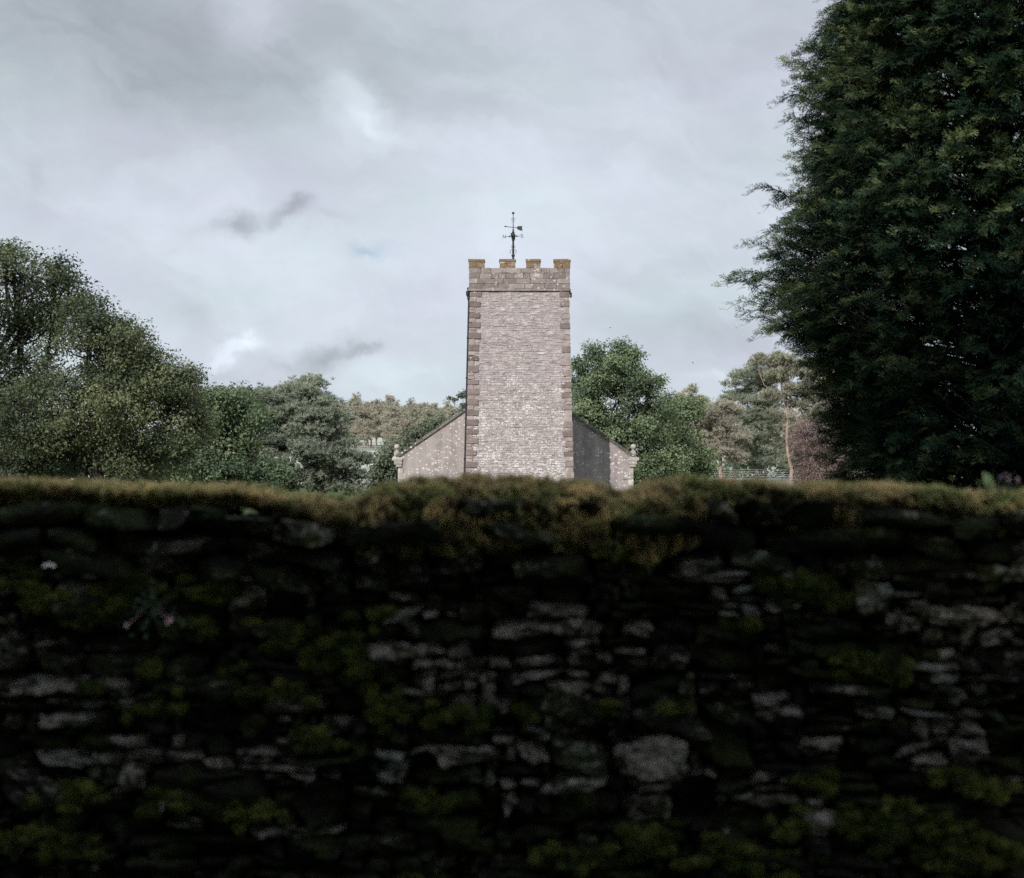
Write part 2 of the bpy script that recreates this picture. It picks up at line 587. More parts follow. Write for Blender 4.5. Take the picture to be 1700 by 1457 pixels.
# dry stone of the near wall: dark weathered faces, pale lichen-grey broken faces, moss films
m, t = new_mat('near_stone')
p = t.pos()
tv = t.attr('tint')
n_a = t.noise(t.v('MULTIPLY', p, (1, 1, 2.1)), 15.0, 9, 0.74, 0.5)
n_l = t.noise(t.v('MULTIPLY', p, (1, 1, 5.0)), 16.0, 5, 0.6, 0.3)
n_b = t.noise(p, 48.0, 5, 0.7)
n_c = t.noise(p, 5.0, 5, 0.6, 0.4)
pale = t.ramp(n_b, (0.3, (.12, .11, .097)), (0.5, (.25, .23, .20)), (0.72, (.50, .465, .415)))
cool = t.ramp(n_b, (0.3, (.08, .096, .093)), (0.6, (.26, .295, .285)))
pale = t.mix(t.ramp(n_c, (0.56, 0.0), (0.64, 0.8)), pale, cool)
dark = t.mix(t.ramp(n_c, (0.42, 0.0), (0.60, 1.0)), t.ramp(n_b, (0.3, (.006, .008, .006)), (0.7, (.030, .030, .025))), t.ramp(n_b, (0.3, (.010, .016, .007)), (0.7, (.040, .052, .018))))
k = t.m('ADD', t.m('MULTIPLY', t.m('SUBTRACT', tv, 0.5), 0.42), t.m('ADD', t.m('MULTIPLY', n_a, 1.15), t.m('MULTIPLY', n_c, .25)))
k = t.m('SUBTRACT', k, 0.20)
k = t.ramp(k, (0.555, 0.0), (0.585, 0.5), (0.68, 1.0))
c = t.mix(k, dark, pale)
mossf = t.ramp(t.noise(p, 7.5, 6, 0.7), (0.56, 0.0), (0.66, 1.0))
c = t.mix(t.m('MULTIPLY', mossf, 0.8), c, t.ramp(n_b, (0.3, (.015, .022, .006)), (0.7, (.06, .075, .018))))
t.out(t.principled(c, 0.95, 0.05, t.m('ADD', t.m('ADD', n_a, n_l), t.m('MULTIPLY', n_b, 0.5)), 1.0, 0.045))
M['near_stone'] = m
m, t = new_mat('wall_earth')
t.out(t.principled(t.ramp(t.noise(t.pos(), 14, 6, 0.7), (0.3, (.004, .005, .004)), (0.7, (.014, .014, .010))), 1.0, 0.0))
M['wall_earth'] = m


def moss_mat(name, g1, g2, o1, o2):
    m, t = new_mat(name)
    p = t.pos()
    n = t.noise(p, 7.0, 5, 0.65)
    v_ = t.attr('tint')
    g = t.mix(v_, g1, g2)
    o = t.mix(v_, o1, o2)
    cc = t.mix(t.ramp(n, (0.40, 0.0), (0.56, 1.0)), g, o)
    pr_b = t.principled(cc, 0.95, 0.08)
    tr = t.n('ShaderNodeBsdfTranslucent')
    t.set(tr.inputs[0], cc)
    mx = t.n('ShaderNodeMixShader')
    mx.inputs[0].default_value = 0.3
    t.t.links.new(pr_b.outputs[0], mx.inputs[1])
    t.t.links.new(tr.outputs[0], mx.inputs[2])
    t.out(mx)
    return m


M['moss_top'] = moss_mat('moss_top', (.025, .034, .013), (.40, .43, .17), (.07, .052, .024), (.80, .63, .33))
M['moss_green'] = moss_mat('moss_green', (.012, .020, .006), (.095, .145, .036), (.028, .038, .010), (.23, .25, .07))

# ground: rough churchyard grass near, pale pasture beyond
m, t = new_mat('grass_ground')
p = t.pos()
x_, y_, z_ = t.sep(p)
n1_ = t.noise(p, 0.35, 6, 0.65)
n2_ = t.noise(p, 6.0, 6, 0.7)
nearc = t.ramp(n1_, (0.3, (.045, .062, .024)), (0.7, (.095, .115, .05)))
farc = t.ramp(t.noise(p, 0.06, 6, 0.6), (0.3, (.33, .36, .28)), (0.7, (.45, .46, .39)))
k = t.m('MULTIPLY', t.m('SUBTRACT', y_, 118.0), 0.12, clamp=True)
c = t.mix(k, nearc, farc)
c = t.mix(1.0, c, t.ramp(n2_, (0.3, 0.75), (0.7, 1.2)), 'MULTIPLY')
t.out(t.principled(c, 0.95, 0.05, n2_, 0.6, 0.06))
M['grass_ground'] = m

# ------------------------------------------------------------------ terrain


def ground_z(x, y):
    x, y = np.asarray(x, float), np.asarray(y, float)
    r = np.maximum(y - 68, 0)
    z = 0.050 * r * (1 - np.exp(-r / 25.0))
    z = np.where(y > 470, z - 0.065 * (y - 470), z)
    z = z + 0.0009 * r * np.clip(-x / 60, -1, 2.5) * 4
    z = z + 0.12 * np.sin(x * .11 + 1) * np.sin(y * .07) * np.clip(r / 15, 0, 1)
    return z


xs = np.concatenate([np.linspace(-1800, -220, 14), np.linspace(-200, 200, 101), np.linspace(220, 1800, 14)])
ys = np.concatenate([np.linspace(-600, -60, 8), np.linspace(-50, 180, 70), np.linspace(190, 700, 52), np.linspace(760, 3000, 12)])
X, Y = np.meshgrid(xs, ys)
gb = MB()
nx, ny = len(xs), len(ys)
ii = np.arange((ny - 1) * nx).reshape(ny - 1, nx)[:, :-1].ravel()
gb.add(np.stack([X, Y, ground_z(X, Y)], -1).reshape(-1, 3), np.stack([ii, ii + 1, ii + 1 + nx, ii + nx], 1))
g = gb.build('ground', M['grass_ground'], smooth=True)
g['kind'] = 'structure'

# ------------------------------------------------------------------ church tower
TY = 63.0
TC = P(862.5, 600, TY)[0]


def tz(py, Y=TY): return P(850, py, Y)[2]


def half_w(z):                             # battered shaft
    za, zb = tz(484), tz(790)
    f_ = (z - za) / (zb - za)
    return (165 + (179 - 165) * f_) / 2 / F * TY


Z_STR = tz(481)
DEPTH = 4.9
church = empty('church', (TC, TY + 5, 0), 'grey rubble stone church with battlemented tower and pale gable behind the mossy wall', 'church')
rg = np.random.default_rng(11)

core = MB()
zt = Z_STR - .02
h0, h1 = half_w(-0.4) - .045, half_w(zt) - .045
V = [(TC + sx * h, (TY + .018 if fy == 0 else TY + DEPTH + .3), z) for z, h in ((-0.4, h0), (zt, h1)) for fy in (0, 1) for sx in (-1, 1)]
V = np.array(V)
core.add(V, CUBE_F, 0.5)
tower = core.build('tower_shaft', M['mortar'], church)

# coursed rubble of thin stones on the three visible faces
C_, H_, T_ = [], [], []
z = -0.3
while z < Z_STR - .03:
    hgt = rg.uniform(.055, .125)
    hgt = min(hgt, Z_STR - .02 - z)
    hw = half_w(z)
    yo = (half_w(z) - h1) * .25
    rowt = rg.normal(0, .07)
    for face in (0, 1, 2):
        span = (-hw + .12, hw - .12) if face == 0 else (.12, DEPTH)
        x = span[0]
        while x < span[1] - .04:
            w_ = min(rg.uniform(.10, .42), span[1] - x)
            pr = rg.normal(0, .008)
            if rg.random() < .05: pr -= .02
            cz = z + hgt / 2 + rg.normal(0, .006)
            hh = (hgt - rg.uniform(.004, .013)) / 2
            if face == 0:
                C_.append((TC + x + w_ / 2, TY + .09 - yo * 0 - pr, cz)); H_.append(((w_ - .014) / 2, .09, hh))
            else:
                sx = -1 if face == 1 else 1
                C_.append((TC + sx * (hw - .09 + pr), TY + x + w_ / 2, cz)); H_.append((.09, (w_ - .014) / 2, hh))
            T_.append(np.clip(.5 + rowt + rg.normal(0, .22), 0, 1))
            x += w_
    z += hgt
rub = MB()
rocks(rub, np.array(C_), np.array(H_), np.array(T_), 5, k=2, rnd=0.10, rough=.14, tilt=.012, skew=.05)
rub.build('rubble_masonry', M['tower_stone'], tower)

# quoins: long and short stones up both corners
q = MB()
C_, H_, T_ = [], [], []
left_long = [488, 505, 523.5, 539.5, 557, 577, 594, 612.5, 634, 650, 667, 685, 701, 716.5, 731, 751.5, 771, 789, 807, 826, 845]
right_long = [488, 504, 525, 541, 560, 580, 602, 620, 639, 656, 676, 705, 720, 737, 753, 770, 789, 807, 826, 845]
for sx, ls in ((-1, left_long), (1, right_long)):
    q = MB()
    C_, H_, T_ = [], [], []
    for i, py in enumerate(ls):
        z = tz(py)
        hl = rg.uniform(.105, .15)
        hw = half_w(z)
        lw = rg.uniform(.50, .58) if sx < 0 else rg.uniform(.34, .54)
        C_.append((TC + sx * (hw - lw / 2 + .02), TY + .14, z)); H_.append((lw / 2, .19, hl)); T_.append(rg.uniform(.0, .45) if sx < 0 else rg.uniform(.15, .9))
        znext = tz(ls[i + 1]) if i + 1 < len(ls) else -.3
        zs0, zs1 = z - hl - .012, znext + .135
        if zs0 - zs1 > .08:
            nn = 2 if rg.random() < .5 and zs0 - zs1 > .2 else 1
            for j in range(nn):
                hh = (zs0 - zs1) / nn
                sw = rg.uniform(.22, .32)
                C_.append((TC + sx * (hw - sw / 2 + .005), TY + .21, zs0 - hh * (j + .5))); H_.append((sw / 2, .25, hh / 2 - .008)); T_.append(rg.uniform(.65, 1.0))
    rocks(q, np.array(C_), np.array(H_), np.array(T_), 8, k=4, rnd=.05, rough=.05, tilt=.006, skew=.012)
    q.build('quoin_stonework', M['quoin_stone'], tower)

# string course (thin drip mould with a dark shadow under it)
sc_ = MB()
pw = 169 / 2 / F * TY
for s0 in np.arange(-pw - .03, pw, .75):
    s1 = min(s0 + .74, pw + .03)
    box(sc_, TC + s0, TC + s1, TY - .10 + rg.uniform(-.012, .012), TY + .2, Z_STR - .05, Z_STR + .045 + rg.uniform(-.012, .006), rg.random())
for sx in (-1, 1):
    box(sc_, TC + sx * (pw - .02) - .06, TC + sx * (pw - .02) + .06, TY + .205, TY + DEPTH, Z_STR - .045, Z_STR + .04, .5)
sc_.build('string_course', M['parapet_stone'], tower)

# parapet and merlons of big weathered blocks
PB, PT, PM = Z_STR + .05, tz(444.5), tz(430)
par = MB()
C_, H_, T_ = [], [], []
rows = np.linspace(PB, PT, 5)
for r_ in range(4):
    z0, z1 = rows[r_], rows[r_ + 1]
    for face in range(4):
        a, b = (-pw, pw) if face in (0, 3) else (.36, DEPTH - .36)
        x = a
        while x < b - .05:
            w_ = min(rg.uniform(.3, .75), b - x)
            if b - x - w_ < .18: w_ = b - x
            cx = x + w_ / 2
            if face == 0: c_ = (TC + cx, TY + .13, (z0 + z1) / 2); h_ = (w_ / 2 - .006, .18, (z1 - z0) / 2 - .005)
            elif face == 3: c_ = (TC + cx, TY + DEPTH - .13, (z0 + z1) / 2); h_ = (w_ / 2 - .006, .18, (z1 - z0) / 2 - .005)
            else:
                sx = -1 if face == 1 else 1
                c_ = (TC + sx * (pw - .18), TY + cx, (z0 + z1) / 2); h_ = (.18, w_ / 2 - .006, (z1 - z0) / 2 - .005)
            C_.append(c_); H_.append(h_); T_.append(rg.uniform(0, 1))
            x += w_
rocks(par, np.array(C_), np.array(H_), np.array(T_), 21, k=4, rnd=.05, rough=.07, tilt=.008, skew=.02)
box(par, TC - pw + .03, TC + pw - .03, TY, TY + .28, PB - .03, PT - .02, .4)
parapet = par.build('parapet', M['parapet_stone'], tower)


def merlon(cx, cy, wx, wy):
    mb = MB()
    Cs, Hs, Ts = [], [], []
    z0, z1 = PT, PM
    hcap = .13
    nb = 2 if max(wx, wy) > .6 else 1
    zz = z0
    for hh in (.21, (z1 - hcap - z0) - .21):
        for j in range(nb):
            if wx >= wy:
                w_ = wx / nb
                Cs.append((cx - wx / 2 + w_ * (j + .5), cy, zz + hh / 2)); Hs.append((w_ / 2 - .004, wy / 2, hh / 2))
            else:
                w_ = wy / nb
                Cs.append((cx, cy - wy / 2 + w_ * (j + .5), zz + hh / 2)); Hs.append((wx / 2, w_ / 2 - .004, hh / 2))
            Ts.append(rg.random())
        zz += hh
    Cs.append((cx, cy, z1 - hcap / 2)); Hs.append((wx / 2 + .02, wy / 2 + .02, hcap / 2)); Ts.append(.3)
    rocks(mb, np.array(Cs), np.array(Hs), np.array(Ts), int(rg.integers(1e6)), k=5, rnd=.07, rough=.10, tilt=.008, skew=.02)
    return mb.build('merlon', M['parapet_stone'], tower)


def tx(px): return P(px, 440, TY)[0]
for a, b in ((778, 804.5), (829.5, 855.5), (873.5, 897.5), (919.5, 947)):
    merlon((tx(a) + tx(b)) / 2, TY + .13, tx(b) - tx(a), .36)
for a, b in ((0, .75), (1.5, 2.25), (2.95, 3.65), (4.2, 4.9)):
    merlon(TC - pw + a + (b - a) / 2, TY + DEPTH - .13, b - a, .36)
for sx in (-1, 1):
    for yc in (1.55, 3.2):
        merlon(TC + sx * (pw - .18), TY + yc, .36, .7)
rf = MB()
zr = PB + .25
A4 = [(TC - pw + .3, TY + .3, zr), (TC + pw - .3, TY + .3, zr), (TC + pw - .3, TY + DEPTH - .3, zr), (TC - pw + .3, TY + DEPTH - .3, zr), (TC, TY + DEPTH / 2, zr + .75)]
rf.add(np.array(A4), [np.array([[0, 1, 4], [1, 2, 4], [2, 3, 4], [3, 0, 4]])], .5)
rf.build('tower_roof', M['lead'], tower)

# downpipe and hopper on the left corner
dp = MB()
zh = tz(493)
for za, zb in ((tz(474), zh), (zh, -.2)):
    pass
zz = np.linspace(zh, -.2, 30)
xx = np.array([TC - half_w(z_) - .055 for z_ in zz])
tube(dp, np.stack([xx, np.full(30, TY + .10), zz], 1), .042, 8)
for k_ in range(0, 30, 5):
    box(dp, xx[k_] - .06, xx[k_] + .09, TY + .03, TY + .17, zz[k_] - .035, zz[k_] + .035)
pipe = dp.build('downpipe', M['iron'], church)
hp = MB()
xt = TC - half_w(zh) - .075
prof = [(.05, -.14), (.06, 0), (.12, .14), (.12, .30), (.09, .31)]
lathe(hp, prof, (xt, TY + .10, zh), 4)
tube(hp, [(xt - .02, TY + .1, zh + .28), (xt - .05, TY + .1, zh + .45), (xt + .12, TY + .12, zh + .48)], .035, 6)
hp.build('hopper', M['iron'], pipe)
sp = MB()
xr = TC + pw - .02
tube(sp, [(xr, TY + .15, tz(485)), (xr + .07, TY + .12, tz(486)), (xr + .06, TY + .12, tz(493))], .05, 6)
sp.build('waterspout', M['iron'], church)

# ------------------------------------------------------------------ nave
NY = 67.9
gx = lambda px: P(px, 700, NY)[0]
nz_ = lambda py: P(850, py, NY)[2]
xl, xr_, xa = gx(661.5), gx(1050.5), gx(856)
ze, za_ = nz_(761), nz_(627)
NB = 86.0
nv = MB()
V = []
for y in (NY, NB):
    V += [(xl, y, -.3), (xr_, y, -.3), (xr_, y, ze), (xa, y, za_), (xl, y, ze)]
nv.add(np.array(V), [np.array([[0, 1, 2, 3, 4], [9, 8, 7, 6, 5]]), np.array([[1, 6, 7, 2], [0, 4, 9, 5], [0, 5, 6, 1]])], .5)
nave = nv.build('nave_wall', M['render_wall'], church)
# subdivided slate roof, a little below the coping
ro = MB()
for sx, xe in ((-1, xl), (1, xr_)):
    n_r, n_c_ = 24, 50
    ex = xe + sx * .25
    ezz = ze - .25 * (za_ - ze) / abs(xa - xe)
    for i in range(n_r):
        f0, f1 = i / n_r, (i + 1) / n_r + .006
        for j in range(n_c_):
            y0 = NY + .42 + (NB - NY - .84) * j / n_c_
            y1 = NY + .42 + (NB - NY - .84) * (j + 1) / n_c_ - .008
            lift = .03 + .018 + rg.uniform(0, .008)
            p0 = np.array([ex + (xa - ex) * f0, 0, ezz + (za_ - ezz) * f0 + lift])
            p1 = np.array([ex + (xa - ex) * f1, 0, ezz + (za_ - ezz) * f1 + lift - .016])
            Vs = np.array([[p0[0], y0, p0[2]], [p0[0], y1, p0[2]], [p1[0], y1, p1[2]], [p1[0], y0, p1[2]]])
            ro.add(Vs, np.array([[0, 1, 2, 3]]) if sx > 0 else np.array([[0, 3, 2, 1]]), rg.random())
ro.build('roof', M['slate'], church)
# raised coping along both gable slopes: weathered slabs over a pale mortar bed
for nm_, lift0, lift1, yo0, yo1, mat_, jit in (('gable_bed', .005, .06, -.03, .40, 'dressed_stone', 0), ('gable_coping', .062, .20, -.10, .45, 'coping_stone', 1)):
    cp = MB()
    for sx, xe in ((-1, xl), (1, xr_)):
        L_ = math.hypot(xa - xe, za_ - ze)
        ux, uz = (xa - xe) / L_, (za_ - ze) / L_
        nxv, nzv = -uz * (1 if ux > 0 else -1), abs(ux)
        s = -.12
        while s < L_:
            e = min(s + rg.uniform(.45, .8), L_)
            g0, g1 = (.008, .008) if jit else (0, 0)
            li = lift1 + (rg.uniform(-.03, .02) if jit else 0)
            pts = []
            for (ss, ll) in ((s + g0, lift0), (e - g1, lift0), (e - g1, li), (s + g0, li)):
                pts.append((xe + ux * ss + nxv * ll, ze + uz * ss + nzv * ll))
            Vs = [(a_, NY + yo0, b_) for a_, b_ in pts] + [(a_, NY + yo1, b_) for a_, b_ in pts]
            Fq_ = np.array([[0, 1, 2, 3], [7, 6, 5, 4], [0, 4, 5, 1], [1, 5, 6, 2], [2, 6, 7, 3], [3, 7, 4, 0]])
            cp.add(np.array(Vs), Fq_, rg.random())
            s = e
    cp.build(nm_, M[mat_], church)
# kneelers and ball finials
for sx, xe, pxb in ((-1, xl, 658.5), (1, xr_, 1051.5)):
    kb = MB()
    Cs = [(xe + sx * .04, NY + .12, ze - .02), (xe + sx * .01, NY + .12, ze - .20), (xe - sx * .02, NY + .12, ze - .36)]
    Hs = [(.27, .24, .085), (.20, .22, .095), (.15, .2, .075)]
    rocks(kb, np.array(Cs), np.array(Hs), np.array([.8, .6, .5]), 31 + sx, k=3, rnd=.1, rough=.06, tilt=.0, skew=.02)
    kb.build('kneeler', M['dressed_stone'], church)
    fb = MB()
    cx_ = P(pxb, 750, NY)[0]
    z0 = ze + .065
    lathe(fb, [(.20, -.02), (.20, .05), (.14, .08), (.16, .18), (.13, .30), (.07, .36), (.06, .42)], (cx_, NY + .12, z0), 12, .8)
    fin = fb.build('finial', M['dressed_stone'], church, smooth=False)
    bb = MB()
    lathe(bb, [(.02 + .125 * math.sin(a), -.135 * math.cos(a)) for a in np.linspace(.05, math.pi - .05, 10)], (cx_, NY + .12, z0 + .54), 14, .9)
    bb.build('ball', M['dressed_stone'], fin, smooth=True)
# quoins on the nave corners
qb = MB()
Cs, Hs, Ts = [], [], []
for sx, xe in ((-1, xl), (1, xr_)):
    qb = MB()
    Cs, Hs, Ts = [], [], []
    z = ze - .50
    i = 0
    while z > 0:
        h_ = rg.uniform(.11, .17)
        w_ = rg.uniform(.42, .55) if i % 2 else rg.uniform(.22, .30)
        Cs.append((xe - sx * (w_ / 2 - .02), NY + .14, z - h_)); Hs.append((w_ / 2, .17, h_ - .006)); Ts.append(rg.random())
        z -= 2 * h_
        i += 1
    rocks(qb, np.array(Cs), np.array(Hs), np.array(Ts), 41, k=3, rnd=.06, rough=.05, tilt=.0, skew=.02)
    qb.build('nave_quoin_stonework', M['dressed_stone'], church)

# ------------------------------------------------------------------ weather vane
VY = TY + DEPTH / 2
vx = P(852, 390, VY)[0]
vz = lambda py: P(850, py, VY)[2]
px_m = VY / F
vane = empty('weather_vane', (vx, VY, zr + .6), 'black iron weather vane with arrow and compass letters on top of the church tower', 'weather vane')
vm = MB()
tube(vm, [(vx, VY, zr + .6), (vx, VY, vz(425)), (vx, VY, vz(400)), (vx, VY, vz(383))], [.07, .055, .05, .045], 10)
tube(vm, [(vx, VY, vz(383)), (vx, VY, vz(356))], [.022, .016], 8)
for py, r_, h_ in ((424, .085, .10), (417, .06, .07), (410, .055, .07), (406, .05, .06), (398, .075, .07), (394.5, .09, .11), (391, .12, .14), (386, .07, .08), (381.5, .045, .05)):
    lathe(vm, [(r_ * .35, -h_), (r_, -h_ * .3), (r_, h_ * .3), (r_ * .35, h_)], (vx, VY, vz(py)), 10)
vm.build('rod', M['iron'], vane)


def ring_path(cx, cz, r, a0, a1, n=9, plane='x'):
    out = []
    for a in np.linspace(R(a0), R(a1), n):
        d_ = r * math.cos(a)
        out.append((vx + (cx + d_ if plane == 'x' else 0), VY + (cx + d_ if plane == 'y' else 0), cz + r * math.sin(a)))
    return out


for pl in ('x', 'y'):
    for sx in (-1, 1):
        def mir(pth):
            return [((2 * vx - a if pl == 'x' else a), (2 * VY - b if pl == 'y' else b), c_) for a, b, c_ in pth] if sx < 0 else pth
        sc2 = MB(); tube(sc2, mir(ring_path(.04, vz(417.5), .115, -60, 95, 9, pl)), .012, 5); sc2.build('scroll', M['iron'], vane)
        sc2 = MB(); tube(sc2, mir(ring_path(.06, vz(409), .05, -90, 150, 7, pl)), .010, 5); sc2.build('scroll', M['iron'], vane)
        sc2 = MB(); tube(sc2, mir(ring_path(.05, vz(363.5), .045, -120, 140, 8, pl)), .009, 5); sc2.build('scroll', M['iron'], vane)
        sc2 = MB(); tube(sc2, mir(ring_path(.0, vz(368), .06, -10, 60, 5, pl)), .008, 5); sc2.build('scroll', M['iron'], vane)
bl = MB()
lathe(bl, [(.005 + .062 * math.sin(a), -.064 * math.cos(a)) for a in np.linspace(.05, math.pi - .05, 9)], (vx, VY, vz(353.5)), 12)
bl.build('ball', M['iron'], vane, smooth=True)
ar = MB()
pA = P(837, 375.5, VY); pB = P(869, 378, VY)
zc = vz(377.3)
za1, za2 = vz(375.6), vz(378.2)
sticks(ar, [(P(838, 0, VY)[0], VY, za1)], [(P(862, 0, VY)[0], VY, za2)], .016, .016, 6)
def plate(mb, pts, th=.018):
    n = len(pts)
    V = [(a, VY - th, b) for a, b in pts] + [(a, VY + th, b) for a, b in pts]
    side = np.array([[i, i + n, (i + 1) % n + n, (i + 1) % n] for i in range(n)])
    mb.add(np.array(V), [np.array([list(range(n))]), np.array([list(range(2 * n - 1, n - 1, -1))]), side], .5)
X_ = lambda px: P(px, 378, VY)[0]
plate(ar, [(X_(836.8), vz(375.4)), (X_(840.5), vz(374.0)), (X_(839.8), vz(375.6)), (X_(840.2), vz(377.6))], .02)
ar.build('arrow', M['iron'], vane)
tl = MB()
plate(tl, [(X_(857.8), vz(378.0)), (X_(859.6), vz(375.2)), (X_(867.8), vz(375.0)), (X_(866.2), vz(377.0)), (X_(867.4), vz(379)), (X_(866.6), vz(380.5)), (X_(867.6), vz(383.2)), (X_(862.5), vz(381.8)), (X_(859.3), vz(380.6))], .02)
tl.build('tail', M['iron'], vane)
# compass arms: the pair across the view carries N and S, the other E and W
DIRV = [(-1, .22), (1, -.22), (.22, 1), (-.22, -1)]
LET = {'N': [[(0, 0), (0, 1)], [(0, 1), (.7, 0)], [(.7, 0), (.7, 1)]],
       'S': [[(.62, .86), (.45, 1.0)], [(.45, 1.0), (.15, .97)], [(.15, .97), (0, .78)], [(0, .78), (.12, .58)], [(.12, .58), (.5, .44)], [(.5, .44), (.65, .25)], [(.65, .25), (.5, .05)], [(.5, .05), (.2, 0)], [(.2, 0), (0, .15)]],
       'E': [[(0, 0), (0, 1)], [(0, 1), (.6, 1)], [(0, .5), (.5, .5)], [(0, 0), (.6, 0)]],
       'W': [[(0, 1), (.2, 0)], [(.2, 0), (.4, .8)], [(.4, .8), (.6, 0)], [(.6, 0), (.8, 1)]]}
zcomp = vz(392)
for (ux_, uy_), ch, ln in zip(DIRV, 'NSEW', (.40, .40, .40, .40)):
    l_ = math.hypot(ux_, uy_); ux_ /= l_; uy_ /= l_
    am = MB()
    sticks(am, [(vx, VY, zcomp)], [(vx + ux_ * ln, VY + uy_ * ln, zcomp)], .016, .012, 6)
    lathe(am, [(.01, -.05), (.045, 0), (.01, .05)], (vx + ux_ * .18, VY + uy_ * .18, zcomp), 6)
    arm = am.build('compass_arm', M['iron'], vane)
    lm = MB()
    hL = .17
    for a, b in LET[ch]:
        sgn = 1 if ux_ > 0 or abs(ux_) < .5 else -1
        def q_(pt):
            off_ = pt[0] * hL
            if sgn < 0: off_ = (.7 - pt[0]) * hL
            return (vx + ux_ * (ln + off_), VY + uy_ * (ln + off_), zcomp + (pt[1] - .5) * hL)
        sticks(lm, [q_(a)], [q_(b)], .012, .012, 4)
    lm.build('compass_letter', M['iron'], arm)

# ------------------------------------------------------------------ tree builders


def sublobes(rg, L, per=7, fr=(.38, .58), out=.62, flat=1.0):
    """small lobes budding from big ones: gives a crown its clumps and hollows"""
    out_ = []
    own = []
    for j, l in enumerate(L):
        d = unit(rg.normal(size=(per, 3)) + [0, 0, .15])
        f_ = rg.uniform(fr[0], fr[1], (per, 1))
        c = l[:3] + d * l[3:6] * rg.uniform(out - .12, out + .14, (per, 1))
        r_ = np.minimum(l[3:6], np.mean(l[3:6]) * 1.3) * f_ * [1, 1, flat]
        out_.append(np.concatenate([c, r_], 1))
        own += [j] * per
    return np.concatenate(out_), np.array(own)


def lobe_pts(rg, L, n, rmin=.55, rmax=1.06, upbias=0.0):
    """points in the outer shells of several ellipsoids, given as arrays (k,6)"""
    area = (L[:, 3] * L[:, 5] + L[:, 3] * L[:, 4] + L[:, 4] * L[:, 5])
    idx = rg.choice(len(L), n, p=area / area.sum())
    d = rg.normal(size=(n, 3))
    d[:, 2] += upbias * np.abs(d[:, 2]) + upbias * .5
    d = unit(d)
    r = rmin + (rmax - rmin) * rg.random(n) ** .6
    p = L[idx, :3] + d * L[idx, 3:6] * r[:, None]
    nrm = unit(d / L[idx, 3:6])
    # drop those deep inside another lobe
    keep = np.ones(n, bool)
    for j in range(len(L)):
        q_ = (p - L[j, :3]) / L[j, 3:6]
        keep &= ~(((q_ ** 2).sum(1) < .42) & (idx != j))
    return p[keep], nrm[keep], idx[keep]


def leaves(mb, rg, C, Nrm, per, rad, size, tint, flat=.6, wid=.62):
    n = len(C)
    gq = unit(rg.normal(size=(n * per, 3))) * (rg.random((n * per, 1)) ** .45) * 1.9
    c = np.repeat(C, per, 0) + gq * rad * [1, 1, flat]
    nn = unit(np.repeat(Nrm, per, 0) * .8 + rg.normal(size=(n * per, 3)) * .48 + [0, 0, .35])
    t_ = unit(np.cross(nn, rg.normal(size=(n * per, 3))))
    b_ = np.cross(nn, t_)
    s = size * rg.uniform(.6, 1.25, (n * per, 1))
    V = np.stack([c - t_ * s * .5, c + b_ * s * wid * .5 + t_ * s * .08, c + t_ * s * .55, c - b_ * s * wid * .5 + t_ * s * .08], 1)
    # fold
    V[:, 1] += nn * s * .10
    V[:, 3] += nn * s * .10
    tt = np.clip(np.repeat(tint, per) + rg.normal(0, .06, n * per), 0, 1)
    mb.add(V.reshape(-1, 3), np.arange(n * per * 4).reshape(-1, 4), tt)


def px_lobes(Y, lst):
    """(px, py, rx_px, rz_px, dy, ry_m) -> world ellipsoids"""
    out = []
    for px, py, rx, rz, dy, ry in lst:
        y = Y + dy
        c = P(px, py, y)
        out.append((c[0], y, c[2], rx * y / F, ry, rz * y / F))
    return np.array(out)


def limb(rg, a, b, n=6, sag=.12):
    a, b = np.array(a, float), np.array(b, float)
    t_ = np.linspace(0, 1, n)[:, None]
    L_ = np.linalg.norm(b - a)
    pts = a + (b - a) * t_
    bend = rg.normal(size=3) * [1, 1, .3] * L_ * sag
    pts = pts + np.sin(t_ * math.pi) * bend + np.sin(t_ * 2 * math.pi) * rg.normal(size=3) * L_ * sag * .35
    pts[1:-1] += rg.normal(size=(n - 2, 3)) * L_ * .015
    return pts


def skeleton(rg, tb, base, fork, L, P_, idx, tr, sub=7, twig=.012, frac=1.0, k=7, tsag=.04):
    """trunk, limbs to every lobe, sub branches and a twig to every clump"""
    n0 = len(base)
    for bpt in base:
        pts = limb(rg, bpt, fork, 7, tsag)
        tube(tb, pts, np.linspace(tr, tr * .65, 7) * np.array([1.25, 1.05, 1, 1, 1, 1, 1]), 10)
    for j in range(len(L)):
        cen = L[j, :3]
        pts = limb(rg, fork, cen, 7)
        r_l = tr * .42 * min(1, (L[j, 3:6].mean() / L[:, 3:6].mean()) ** .5)
        tube(tb, pts, np.linspace(r_l, r_l * .35, 7), k)
        sel = np.where(idx == j)[0]
        if len(sel) == 0: continue
        ends = P_[rg.choice(sel, min(sub, len(sel)), replace=False)]
        ends = cen + (ends - cen) * .72
        node = []
        for e in ends:
            st = pts[rg.integers(3, 6)]
            q_ = limb(rg, st, e, 5)
            tube(tb, q_, np.linspace(r_l * .42, twig * 1.6, 5), 4, cap=False)
            node.append(q_)
        node = np.concatenate([n_[1:] for n_ in node])
        sel = sel[rg.random(len(sel)) < frac]
        d2 = ((P_[sel][:, None] - node[None]) ** 2).sum(2)
        nb = node[d2.argmin(1)]
        mid = (nb + P_[sel]) / 2 + rg.normal(size=(len(sel), 3)) * .08
        sticks(tb, nb, mid, twig * 1.3, twig, 3)
        sticks(tb, mid, P_[sel], twig, twig * .5, 3)


